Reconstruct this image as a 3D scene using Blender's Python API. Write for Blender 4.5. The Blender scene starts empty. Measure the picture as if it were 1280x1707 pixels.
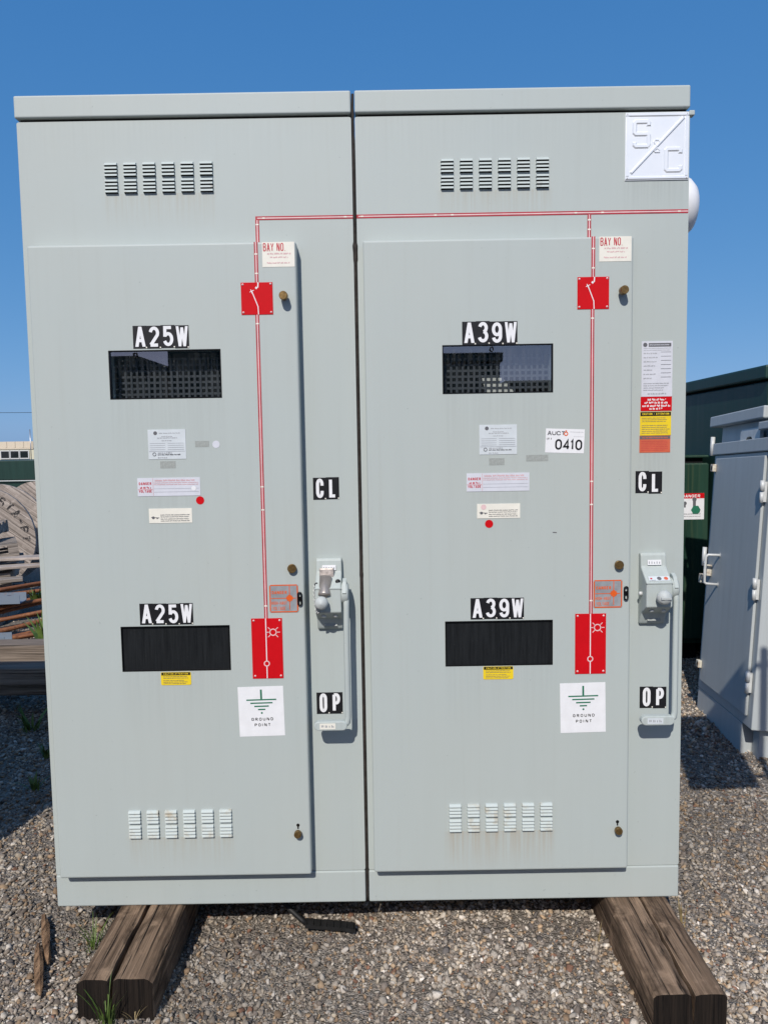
import bpy, bmesh, math, random
import numpy as np
from mathutils import Vector, Matrix
random.seed(7)
rad = math.radians
C = bpy.context.scene.collection
S = bpy.context.scene

# ------------------------------------------------------------------ camera
pitch, roll = rad(4.642), rad(0.9435)
cam = bpy.data.cameras.new('camera')
cam.sensor_fit = 'VERTICAL'; cam.sensor_height = 36.0; cam.lens = 36.0*1282/1707
cam.clip_start = .05; cam.clip_end = 3000
camo = bpy.data.objects.new('camera', cam); C.objects.link(camo)
fwd = Vector((0, math.cos(pitch), -math.sin(pitch))); rt = Vector((1, 0, 0)); dn = fwd.cross(rt)
r_ = rt*math.cos(roll)+dn*math.sin(roll); d_ = -rt*math.sin(roll)+dn*math.cos(roll)
M4 = Matrix.Identity(4)
for i in range(3):
    M4[i][0] = r_[i]; M4[i][1] = -d_[i]; M4[i][2] = -fwd[i]
M4[0][3], M4[1][3], M4[2][3] = .0711, -2.3712, 1.6511
camo.matrix_world = M4
S.camera = camo

# ------------------------------------------------------------------ sky, sun, exposure
SUN = Vector((-.24, -1.0, .90)).normalized()          # towards the sun
EL = math.asin(SUN.z); AZ = math.atan2(SUN.x, SUN.y)
w = bpy.data.worlds.new('World'); S.world = w; w.use_nodes = True
nt = w.node_tree; bg = nt.nodes['Background']
sky = nt.nodes.new('ShaderNodeTexSky'); sky.sky_type = 'NISHITA'; sky.sun_disc = False
sky.sun_elevation = EL; sky.sun_rotation = AZ % (2*math.pi)
sky.altitude = 0; sky.air_density = .5; sky.dust_density = 1.0; sky.ozone_density = 10
# flatter, deeper blue than the raw sky model: one power curve per channel for the whole dome
sp_ = nt.nodes.new('ShaderNodeSeparateColor'); cb_ = nt.nodes.new('ShaderNodeCombineColor'); nt.links.new(sky.outputs[0], sp_.inputs[0])
for ch_, (g_, k_) in enumerate(((.86, .94), (.47, 1.54), (.28, 2.72))):
    p_ = nt.nodes.new('ShaderNodeMath'); p_.operation = 'POWER'; p_.inputs[1].default_value = g_; nt.links.new(sp_.outputs[ch_], p_.inputs[0])
    m_ = nt.nodes.new('ShaderNodeMath'); m_.operation = 'MULTIPLY'; m_.inputs[1].default_value = k_; nt.links.new(p_.outputs[0], m_.inputs[0]); nt.links.new(m_.outputs[0], cb_.inputs[ch_])
nt.links.new(cb_.outputs[0], bg.inputs[0]); bg.inputs[1].default_value = .15
sl = bpy.data.lights.new('sun', 'SUN'); sl.energy = 3.9; sl.angle = rad(.53); sl.color = (1, .955, .89)
so = bpy.data.objects.new('sun', sl); C.objects.link(so); so.location = (0, -10, 20)
so.rotation_euler = SUN.to_track_quat('Z', 'Y').to_euler()
vs = S.view_settings; S.display_settings.display_device = 'sRGB'
vs.view_transform = 'Standard'; vs.look = 'None'; vs.exposure = 0.0; vs.gamma = 1; vs.use_curve_mapping = False

# ------------------------------------------------------------------ materials
def srgb(r, g, b):
    f = lambda c: (c/255/12.92) if c/255 <= .04045 else ((c/255+.055)/1.055)**2.4
    return (f(r), f(g), f(b))
class NT:
    def __init__(s, name):
        s.m = bpy.data.materials.new(name); s.m.use_nodes = True; s.t = s.m.node_tree
        s.b = s.t.nodes['Principled BSDF']
    def n(s, typ, **k):
        o = s.t.nodes.new(typ)
        for a, v in k.items(): setattr(o, a, v)
        return o
    def l(s, a, b): s.t.links.new(a, b)
    def coord(s, kind='Object', scale=(1, 1, 1)):
        tc = s.n('ShaderNodeTexCoord'); mp = s.n('ShaderNodeMapping'); mp.inputs['Scale'].default_value = scale
        s.l(tc.outputs[kind], mp.inputs[0]); return mp.outputs[0]
    def noise(s, vec, scale, detail=4, rough=.55, dist=0):
        o = s.n('ShaderNodeTexNoise'); o.inputs['Scale'].default_value = scale
        o.inputs['Detail'].default_value = detail; o.inputs['Roughness'].default_value = rough
        o.inputs['Distortion'].default_value = dist
        s.l(vec, o.inputs['Vector']); return o.outputs['Fac']
    def ramp(s, fac, stops, interp='LINEAR'):
        o = s.n('ShaderNodeValToRGB'); o.color_ramp.interpolation = interp
        e = o.color_ramp.elements
        while len(e) < len(stops): e.new(.5)
        for i, (p, c) in enumerate(stops):
            e[i].position = p; e[i].color = (c if hasattr(c, '__len__') else (c, c, c))+((1,) if (not hasattr(c, '__len__') or len(c) == 3) else ())
        s.l(fac, o.inputs[0]); return o.outputs[0]
    def mix(s, fac, a, b, mode='MIX'):
        o = s.n('ShaderNodeMix', data_type='RGBA', blend_type=mode)
        for i, v in ((0, fac), (6, a), (7, b)):
            if hasattr(v, 'is_linked'): s.l(v, o.inputs[i])
            else: o.inputs[i].default_value = v if i == 0 else (tuple(v)+(1,))[:4]
        return o.outputs[2]
    def bump(s, h, strength=.3, dist=.002):
        o = s.n('ShaderNodeBump'); o.inputs['Strength'].default_value = strength; o.inputs['Distance'].default_value = dist
        s.l(h, o.inputs['Height']); s.l(o.outputs[0], s.b.inputs['Normal'])
    def set(s, col=None, rough=.5, metal=0, spec=.5):
        if col is not None:
            if hasattr(col, 'is_linked'): s.l(col, s.b.inputs['Base Color'])
            else: s.b.inputs['Base Color'].default_value = tuple(col)+(1,)
        if hasattr(rough, 'is_linked'): s.l(rough, s.b.inputs['Roughness'])
        else: s.b.inputs['Roughness'].default_value = rough
        s.b.inputs['Metallic'].default_value = metal; s.b.inputs['Specular IOR Level'].default_value = spec
        return s.m

def flat(name, col, rough=.5, metal=0, var=.08, scale=30, spec=.35):
    """one colour with faint mottling and dirt"""
    t = NT(name); f = t.noise(t.coord(), scale, 5)
    a = tuple(c*(1-var) for c in col); b = tuple(min(1, c*(1+var)) for c in col)
    return t.set(t.ramp(f, [(.3, a), (.7, b)]), rough, metal, spec)

def paint(name, col, streak=.10, rough=.52, dirt=(.30, .27, .22), dirt_amt=.16, scale=1.0, drips=()):
    t = NT(name)
    v1 = t.coord('Object', (9*scale, 9*scale, .55*scale)); s1 = t.noise(v1, 2.2, 5, .6)
    v2 = t.coord('Object', (34*scale, 34*scale, 1.1*scale)); s2 = t.noise(v2, 1.7, 3, .5)
    v3 = t.coord('Object', (1, 1, 1)); s3 = t.noise(v3, 1.6, 3, .5)
    a = tuple(c*(1-streak) for c in col); b = tuple(c*(1+streak*.55) for c in col)
    c1 = t.ramp(s1, [(.32, a), (.62, b)])
    c2 = t.mix(t.ramp(s3, [(.35, 0.0), (.75, .6)]), c1, tuple(x*y for x, y in zip(col, (1.03, .99, .95))))
    m = t.n('ShaderNodeMath', operation='MULTIPLY'); t.l(t.ramp(s2, [(.54, 0.0), (.78, dirt_amt)]), m.inputs[0])
    t.l(t.ramp(s1, [(.4, 1.0), (.6, .3)]), m.inputs[1])
    c3 = t.mix(m.outputs[0], c2, dirt)
    sp = t.noise(v3, 85, 2, .5)
    c4 = t.mix(t.ramp(sp, [(.735, 0.0), (.76, .5)]), c3, tuple(x*.6 for x in col))
    if drips:
        tc = t.n('ShaderNodeTexCoord'); sx = t.n('ShaderNodeSeparateXYZ'); t.l(tc.outputs['Object'], sx.inputs[0])
        run = t.noise(t.coord('Object', (55, 55, 1.5)), 2.0, 4, .6); runr = t.ramp(run, [(.36, 0.0), (.66, 1.0)])
        def mth(op, a, b):
            o = t.n('ShaderNodeMath', operation=op, use_clamp=(op != 'SUBTRACT'))
            for i, v in enumerate((a, b)):
                if hasattr(v, 'is_linked'): t.l(v, o.inputs[i])
                elif v is not None: o.inputs[i].default_value = v
            return o.outputs[0]
        def rng(v, a, b):
            o = t.n('ShaderNodeMapRange'); o.inputs['From Min'].default_value = a; o.inputs['From Max'].default_value = b; t.l(v, o.inputs['Value']); return o.outputs[0]
        for xc, hw, zt, ln, amt, dc in drips:
            ax = t.n('ShaderNodeMath', operation='ABSOLUTE'); t.l(mth('SUBTRACT', sx.outputs['X'], xc), ax.inputs[0])
            m = mth('MULTIPLY', rng(ax.outputs[0], hw+.012, hw-.012), rng(sx.outputs['Z'], zt-ln, zt))
            m = mth('MULTIPLY', m, mth('LESS_THAN', sx.outputs['Z'], zt+.001)); m = mth('MULTIPLY', mth('MULTIPLY', m, runr), amt)
            c4 = t.mix(m, c4, dc)
    t.set(c4, t.ramp(s1, [(.3, rough*.95), (.7, rough*1.1)]), 0, .35)
    h = t.noise(t.coord('Object', (1, 1, 1)), 2.4, 2); t.bump(h, .10, .012)
    return t.m

GREY = (.428, .474, .458)
M = {}
TAN, GRIME, RUSTY = (.36, .31, .22), (.27, .29, .28), (.36, .26, .15)
M['paint'] = paint('grey_enamel', GREY, streak=.012, dirt_amt=.07)
M['paint_body'] = paint('grey_enamel_with_runs', GREY, streak=.012, dirt_amt=.07, drips=[(-.583, .165, 2.425, .11, .40, TAN), (.418, .165, 2.42, .11, .40, TAN), (.90, .092, 2.438, .10, .35, GRIME), (.905, .05, 1.625, .14, .25, GRIME), (-.5, .5, 2.637, .14, .09, GRIME), (.5, .5, 2.637, .16, .10, GRIME)])
M['paint_door'] = paint('grey_enamel_door', GREY, streak=.012, dirt_amt=.07, drips=[(-.575, .165, 1.81, .28, .15, GRIME), (.418, .165, 1.81, .28, .15, GRIME), (-.575, .165, .98, .22, .15, GRIME), (.418, .165, .98, .22, .15, GRIME), (-.580, .165, .449, .11, .35, TAN), (.418, .165, .452, .13, .50, RUSTY), (-.575, .09, 1.52, .20, .13, GRIME), (.418, .09, 1.52, .20, .13, GRIME), (-.30, .035, .95, .02, .1, GRIME)])
M['paint2'] = paint('grey_enamel_handle', tuple(c*1.02 for c in GREY), streak=.06, dirt_amt=.2, scale=3)
M['knobgrey'] = paint('light_grey_knob', (.46, .49, .485), streak=.03, dirt_amt=.15, scale=4)
M['blue_grey'] = paint('light_grey_enamel', (.43, .46, .465), streak=.06, dirt_amt=.15)
M['green'] = paint('dark_green_enamel', (.009, .036, .028), streak=.22, rough=.48, dirt=(.07, .09, .07), dirt_amt=.25)
M['green2'] = paint('mid_green_enamel', (.020, .052, .036), streak=.3, rough=.25, dirt=(.16, .18, .09), dirt_amt=.35, scale=.6)
M['seal'] = flat('dark_sealant', (.030, .024, .020), .8, var=.5, scale=60)
M['black'] = flat('black_vinyl', (.010, .010, .012), .45, var=.25)
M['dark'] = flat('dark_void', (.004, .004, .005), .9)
M['white'] = flat('white_vinyl', (.78, .78, .79), .5, var=.04)
M['cream'] = flat('cream_vinyl', (.78, .75, .66), .55, var=.05)
M['lilac'] = flat('aged_white_plate', (.62, .63, .68), .45, var=.05)
M['silver'] = flat('pale_metal_plate', (.60, .64, .66), .4, var=.05)
M['label_grey'] = flat('faded_grey_plate', (.33, .35, .33), .5, var=.15, scale=200)
M['red'] = flat('red_enamel', (.56, .003, .008), .6, var=.05, spec=.15)
M['red2'] = flat('red_tape', (.40, .028, .04), .5, var=.2, scale=14)
M['pink'] = flat('pale_tape_core', (.74, .52, .52), .5, var=.1)
M['orange'] = flat('orange_print', (.70, .11, .015), .5)
M['orange2'] = flat('faded_orange_label', (.58, .12, .06), .6, var=.1)
M['yellow'] = flat('yellow_vinyl', (.80, .58, .02), .5)
M['plate_steel'] = flat('brushed_steel_plate', (.40, .42, .44), .35, .35, var=.25, scale=25)
M['worn_plate'] = flat('worn_brassy_plate', (.52, .46, .42), .45, .3, var=.35, scale=90)
M['print'] = flat('grey_print', (.12, .12, .13), .6)
M['print_soft'] = flat('faded_print', (.36, .37, .39), .6)
M['redprint'] = flat('red_print', (.50, .03, .05), .6)
M['softred'] = flat('faded_red_print', (.62, .36, .38), .6)
M['greenprint'] = flat('green_print', (.02, .16, .09), .6)
M['brass'] = flat('tarnished_brass', (.22, .14, .055), .42, .75, var=.35, scale=120)
M['bronze'] = flat('dull_bronze', (.40, .36, .33), .42, .6, var=.15, scale=60)
M['steel'] = flat('worn_steel', (.42, .42, .42), .35, .85, var=.2, scale=60)
M['chrome'] = flat('white_metal', (.58, .59, .58), .45, .1)
M['blacksteel'] = flat('black_steel', (.012, .012, .013), .28, .4)
M['rubber'] = flat('black_rubber', (.012, .012, .012), .6, var=.4)

def rusty(name, base, amt=.5, scale=18, tone=((.10, .035, .012), (.34, .17, .07))):
    t = NT(name); oi = t.n('ShaderNodeObjectInfo'); va = t.n('ShaderNodeVectorMath', operation='ADD'); t.l(t.coord(), va.inputs[0]); t.l(oi.outputs['Location'], va.inputs[1]); f = t.noise(va.outputs[0], scale, 6, .65); f2 = t.noise(va.outputs[0], scale*5, 4)
    rust = t.ramp(f2, [(.3, tone[0]), (.7, tone[1])])
    return t.set(t.mix(t.ramp(f, [(.62-amt*.35, 0.0), (.80-amt*.2, .9)]), base, rust), .65)
M['louver_rust'] = rusty('rust_touched_enamel', tuple(c*1.12 for c in GREY), .30, 16, ((.26, .17, .07), (.44, .34, .19)))
M['louver'] = rusty('louver_enamel', tuple(c*1.10 for c in GREY), .08, 20)
M['rust'] = rusty('rusted_steel', (.20, .070, .026), .7, 9, ((.09, .03, .012), (.40, .16, .055)))
M['rustwhite'] = rusty('rust_stained_white', (.62, .58, .48), .5, 40)
M['channel'] = rusty('blue_grey_steel', (.17, .21, .26), .2, 8)
def stencil():
    t = NT('worn_stencil_paint'); f = t.noise(t.coord(), 28, 5, .7)
    return t.set(t.ramp(f, [(.50, (.02, .018, .018)), (.62, (.36, .31, .27))]), .8)
M['stencil'] = stencil()
M['plinth'] = M['paint']

def badge_mat():
    t = NT('stamped_aluminium'); f = t.noise(t.coord('Object', (1, 1, 1)), 8, 4)
    t.set(t.ramp(f, [(.3, (.78, .81, .84)), (.7, (.87, .88, .89))]), .42, .35); return t.m
M['badge'] = badge_mat()

def wood(name, dark, light, axis=1, scale=1.0, crack=.5, rough=.88, stain=.0):
    t = NT(name); o1 = t.coord('Object', (1, 1, 1))
    def stretched(k, along):
        sc = [k*scale]*3; sc[axis] = along*scale; return t.coord('Object', sc)
    broad = t.noise(stretched(30, 1.2), 1.0, 5, .6, .3)
    fibre = t.noise(stretched(230, 3.5), 1.0, 5, .7, .25)
    check = t.noise(stretched(75, 1.6), 1.0, 3, .55, .35)
    mid = tuple((a+b)/2 for a, b in zip(dark, light))
    c = t.ramp(broad, [(.30, dark), (.5, mid), (.70, light)])
    c = t.mix(.85, c, t.ramp(fibre, [(.30, .35), (.50, .95), (.70, 1.5)]), 'MULTIPLY')
    if stain:
        big = t.noise(t.coord('Object', (1, .35, 1)), 15*scale, 6, .7, .4)
        c = t.mix(t.ramp(big, [(.46, 0.0), (.66, stain)]), c, tuple(x*.55 for x in dark))
        g = t.noise(o1, 16, 4, .6); c = t.mix(t.ramp(g, [(.58, 0.0), (.74, .5)]), c, tuple(x*1.35 for x in light))
    c = t.mix(t.ramp(check, [(.33, crack), (.40, 0.0)]), c, tuple(x*.16 for x in dark))
    t.set(c, rough, 0, .2)
    s1 = t.n('ShaderNodeMath', operation='MULTIPLY'); t.l(t.ramp(check, [(.33, 0.0), (.42, 1.0)]), s1.inputs[0]); s1.inputs[1].default_value = 1.2
    s2 = t.n('ShaderNodeMath', operation='ADD'); t.l(fibre, s2.inputs[0]); t.l(s1.outputs[0], s2.inputs[1])
    t.bump(s2.outputs[0], .9, .004); return t.m
M['tie'] = wood('creosoted_timber', (.066, .041, .026), (.345, .235, .155), 1, 1.0, 1.0, stain=.95)
M['tie_end'] = wood('creosoted_end_grain', (.008, .006, .005), (.028, .020, .015), 2, 1.6, .6)
M['wood_x'] = wood('weathered_timber', (.10, .075, .055), (.30, .24, .19), 0, .8, .6)
M['plank'] = wood('weathered_plank', (.16, .13, .105), (.42, .37, .32), 0, .6, .6)
M['pale_plank'] = wood('bleached_plank', (.26, .215, .18), (.54, .465, .405), 0, .6, .6, stain=.35)
M['stick'] = wood('splintered_wood', (.10, .055, .03), (.34, .21, .12), 1, 2.0, .6)

def glass_mat():
    t = NT('dusty_window_glass')
    nt = t.t; out = nt.nodes['Material Output']; nt.nodes.remove(t.b)
    tr = t.n('ShaderNodeBsdfTransparent'); tr.inputs[0].default_value = (.90, .92, .93, 1)
    gl = t.n('ShaderNodeBsdfGlossy'); gl.inputs['Roughness'].default_value = .012; gl.inputs[0].default_value = (.95, .97, 1, 1)
    fr = t.n('ShaderNodeFresnel'); fr.inputs[0].default_value = 2.75
    ge = t.n('ShaderNodeNewGeometry'); iv = t.n('ShaderNodeMath', operation='SUBTRACT'); iv.inputs[0].default_value = 1; t.l(ge.outputs['Backfacing'], iv.inputs[1]); ml = t.n('ShaderNodeMath', operation='MULTIPLY'); t.l(fr.outputs[0], ml.inputs[0]); t.l(iv.outputs[0], ml.inputs[1])
    mx = t.n('ShaderNodeMixShader'); t.l(ml.outputs[0], mx.inputs[0]); t.l(tr.outputs[0], mx.inputs[1]); t.l(gl.outputs[0], mx.inputs[2])
    df = t.n('ShaderNodeBsdfDiffuse'); df.inputs[0].default_value = (.35, .36, .36, 1)
    f = t.noise(t.coord(), 260, 2); f2 = t.noise(t.coord('Object', (60, 60, 6)), 2, 4)
    a = t.n('ShaderNodeMath', operation='ADD'); t.l(t.ramp(f, [(.68, 0.0), (.74, .30)]), a.inputs[0]); t.l(t.ramp(f2, [(.45, .0), (.8, .05)]), a.inputs[1])
    m2 = t.n('ShaderNodeMixShader'); t.l(a.outputs[0], m2.inputs[0]); t.l(mx.outputs[0], m2.inputs[1]); t.l(df.outputs[0], m2.inputs[2])
    t.l(m2.outputs[0], out.inputs[0]); return t.m
M['glass'] = glass_mat()
def blackpanel():
    t = NT('black_acrylic_panel')
    f = t.noise(t.coord('Object', (60, 60, 3)), 2, 5, .7); f2 = t.noise(t.coord(), 190, 2)
    c = t.ramp(f, [(.3, (.006, .007, .008)), (.75, (.020, .022, .024))])
    c = t.mix(t.ramp(f2, [(.70, 0.0), (.76, .35)]), c, (.12, .12, .12))
    return t.set(c, .35, 0, .35)
M['blackpanel'] = blackpanel()
M['mesh'] = flat('grey_mesh_screen', (.075, .08, .088), .6, var=.1)

def ground_mat():
    t = NT('gravel_ground'); v = t.coord('Object')
    vo = t.n('ShaderNodeTexVoronoi'); vo.inputs['Scale'].default_value = 75; t.l(v, vo.inputs['Vector'])
    vo2 = t.n('ShaderNodeTexVoronoi'); vo2.inputs['Scale'].default_value = 165; t.l(v, vo2.inputs['Vector'])
    sp = t.n('ShaderNodeSeparateColor'); t.l(vo.outputs['Color'], sp.inputs[0])
    sp2 = t.n('ShaderNodeSeparateColor'); t.l(vo2.outputs['Color'], sp2.inputs[0])
    c1 = t.ramp(sp.outputs[0], [(0, (.15, .13, .107)), (.4, (.24, .21, .175)), (.75, (.33, .29, .25)), (1, (.46, .42, .37))])
    c2 = t.ramp(sp2.outputs[1], [(0, (.13, .11, .09)), (.6, (.23, .20, .165)), (1, (.36, .32, .275))])
    c = t.mix(t.ramp(sp.outputs[1], [(.42, 0.0), (.5, 1.0)]), c1, c2)
    big = t.noise(v, 2.2, 4)
    c = t.mix(t.ramp(big, [(.35, 0.0), (.7, .5)]), c, (.18, .148, .118))
    t.set(c, .95, 0, .2)
    m = t.n('ShaderNodeMath', operation='ADD'); t.l(vo.outputs['Distance'], m.inputs[0]); t.l(vo2.outputs['Distance'], m.inputs[1])
    t.bump(m.outputs[0], 1.0, -.008); return t.m
M['ground'] = ground_mat()
def stone_mat():
    t = NT('crushed_stone'); a = t.n('ShaderNodeAttribute', attribute_name='stone')
    f = t.noise(t.coord(), 160, 4, .6)
    t.set(t.mix(1.0, a.outputs['Color'], t.ramp(f, [(.3, .72), (.7, 1.18)]), 'MULTIPLY'), .85, 0, .3); return t.m
M['stone'] = stone_mat()
def leaf_mat(name, a, b):
    t = NT(name); f = t.noise(t.coord(), 14, 3)
    t.set(t.ramp(f, [(.3, a), (.7, b)]), .6); return t.m
M['leaf'] = leaf_mat('weed_green', (.05, .10, .015), (.14, .20, .04))
M['leaf2'] = leaf_mat('shrub_green', (.05, .08, .02), (.12, .15, .04))
M['straw'] = leaf_mat('dry_straw', (.30, .22, .10), (.45, .36, .18))
M['cladding'] = paint('beige_cladding', (.62, .54, .42), streak=.05, scale=.05, dirt_amt=.05)
M['wallcream'] = paint('cream_wall', (.60, .58, .44), streak=.05, scale=.05, dirt_amt=.05)
M['winglass'] = flat('dark_glass', (.015, .02, .022), .1)

# ------------------------------------------------------------------ mesh helpers
class MB:
    def __init__(s): s.v = []; s.f = []; s.mi = []; s.sm = []
    def add(s, vs, fs, mi=0, smooth=False):
        o = len(s.v); s.v += [tuple(x) for x in vs]
        for f in fs: s.f.append(tuple(i+o for i in f)); s.mi.append(mi); s.sm.append(smooth)
        return s
    def box(s, x0, x1, y0, y1, z0, z1, mi=0):
        return s.add([(x0, y0, z0), (x1, y0, z0), (x1, y1, z0), (x0, y1, z0), (x0, y0, z1), (x1, y0, z1), (x1, y1, z1), (x0, y1, z1)],
                     [(0, 3, 2, 1), (4, 5, 6, 7), (0, 1, 5, 4), (1, 2, 6, 5), (2, 3, 7, 6), (3, 0, 4, 7)], mi)
    def rect(s, x0, x1, z0, z1, y, mi=0):           # faces -Y
        return s.add([(x0, y, z0), (x1, y, z0), (x1, y, z1), (x0, y, z1)], [(0, 1, 2, 3)], mi)
    def prism_x(s, prof, x0, x1, mi=0):             # prof: list of (y,z)
        n = len(prof)
        vs = [(x0, y, z) for y, z in prof]+[(x1, y, z) for y, z in prof]
        fs = [tuple(range(n)), tuple(range(2*n-1, n-1, -1))]+[(i, i+n, (i+1) % n+n, (i+1) % n) for i in range(n)]
        return s.add(vs, fs, mi)
    def prism_y(s, prof, y0, y1, mi=0):             # prof: list of (x,z)
        n = len(prof)
        vs = [(x, y0, z) for x, z in prof]+[(x, y1, z) for x, z in prof]
        fs = [tuple(range(n)), tuple(range(2*n-1, n-1, -1))]+[(i, i+n, (i+1) % n+n, (i+1) % n) for i in range(n)]
        return s.add(vs, fs, mi)
    def tube(s, path, r, n=10, mi=0, caps=True):
        P = [Vector(p) for p in path]; R = r if hasattr(r, '__len__') else [r]*len(P)
        t = (P[1]-P[0]).normalized(); up = Vector((0, 0, 1)) if abs(t.z) < .9 else Vector((1, 0, 0))
        a = t.cross(up).normalized(); rings = []
        for i, p in enumerate(P):
            if i == 0: tt = P[1]-P[0]
            elif i == len(P)-1: tt = P[-1]-P[-2]
            else: tt = (P[i+1]-P[i]).normalized()+(P[i]-P[i-1]).normalized()
            tt.normalize(); a = (a-tt*a.dot(tt)).normalized(); b = tt.cross(a)
            rings += [tuple(p+(a*math.cos(2*math.pi*k/n)+b*math.sin(2*math.pi*k/n))*R[i]) for k in range(n)]
        fs = [(i*n+k, i*n+(k+1) % n, (i+1)*n+(k+1) % n, (i+1)*n+k) for i in range(len(P)-1) for k in range(n)]
        s.add(rings, fs, mi, True)
        if caps:
            o = len(s.v)-len(rings); L = (len(P)-1)*n+o
            s.f += [tuple(o+k for k in reversed(range(n))), tuple(L+k for k in range(n))]; s.mi += [mi, mi]; s.sm += [False, False]
        return s
    def lathe(s, prof, origin, axis, n=20, mi=0):   # prof: (r, d) along axis
        ax = Vector(axis).normalized(); up = Vector((0, 0, 1)) if abs(ax.z) < .9 else Vector((1, 0, 0))
        a = ax.cross(up).normalized(); b = ax.cross(a); o = Vector(origin); vs = []
        for r, d in prof: vs += [tuple(o+ax*d+(a*math.cos(2*math.pi*k/n)+b*math.sin(2*math.pi*k/n))*max(r, 1e-5)) for k in range(n)]
        fs = [(i*n+k, i*n+(k+1) % n, (i+1)*n+(k+1) % n, (i+1)*n+k) for i in range(len(prof)-1) for k in range(n)]
        return s.add(vs, fs, mi, True)
    def build(s, name, mats, parent=None, label=None, bevel=0, seg=2, org=(0, 0, 0), recalc=True):
        me = bpy.data.meshes.new(name)
        o = Vector(org)
        me.from_pydata([tuple(Vector(v)-o) for v in s.v], [], s.f)
        if not isinstance(mats, (list, tuple)): mats = [mats]
        for m in mats: me.materials.append(M[m] if isinstance(m, str) else m)
        me.polygons.foreach_set('material_index', s.mi); me.polygons.foreach_set('use_smooth', s.sm)
        if recalc:
            bm = bmesh.new(); bm.from_mesh(me); bmesh.ops.recalc_face_normals(bm, faces=bm.faces); bm.to_mesh(me); bm.free()
        ob = bpy.data.objects.new(name, me); C.objects.link(ob)
        ob.location = o
        if parent: ob.parent = parent
        if label: ob['label'] = label
        if bevel:
            b = ob.modifiers.new('bevel', 'BEVEL'); b.width = bevel; b.segments = seg; b.limit_method = 'ANGLE'; b.angle_limit = rad(35)
        return ob
def tag(o, label=None, cat=None, group=None, kind=None):
    for k, v in (('label', label), ('category', cat), ('group', group), ('kind', kind)):
        if v: o[k] = v
    return o
def thing(name, label, cat, loc=(0, 0, 0), rot=(0, 0, 0), group=None):
    o = bpy.data.objects.new(name, None); C.objects.link(o); o.location = loc; o.rotation_euler = rot
    return tag(o, label, cat, group)
def copy_tree(o, parent=None):
    c = o.copy(); C.objects.link(c)
    if parent: c.parent = parent
    for ch in list(o.children): copy_tree(ch, c)
    return c
def put(proto_mesh, name, loc, parent):
    o = bpy.data.objects.new(name, proto_mesh); C.objects.link(o); o.location = loc; o.parent = parent; return o

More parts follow.
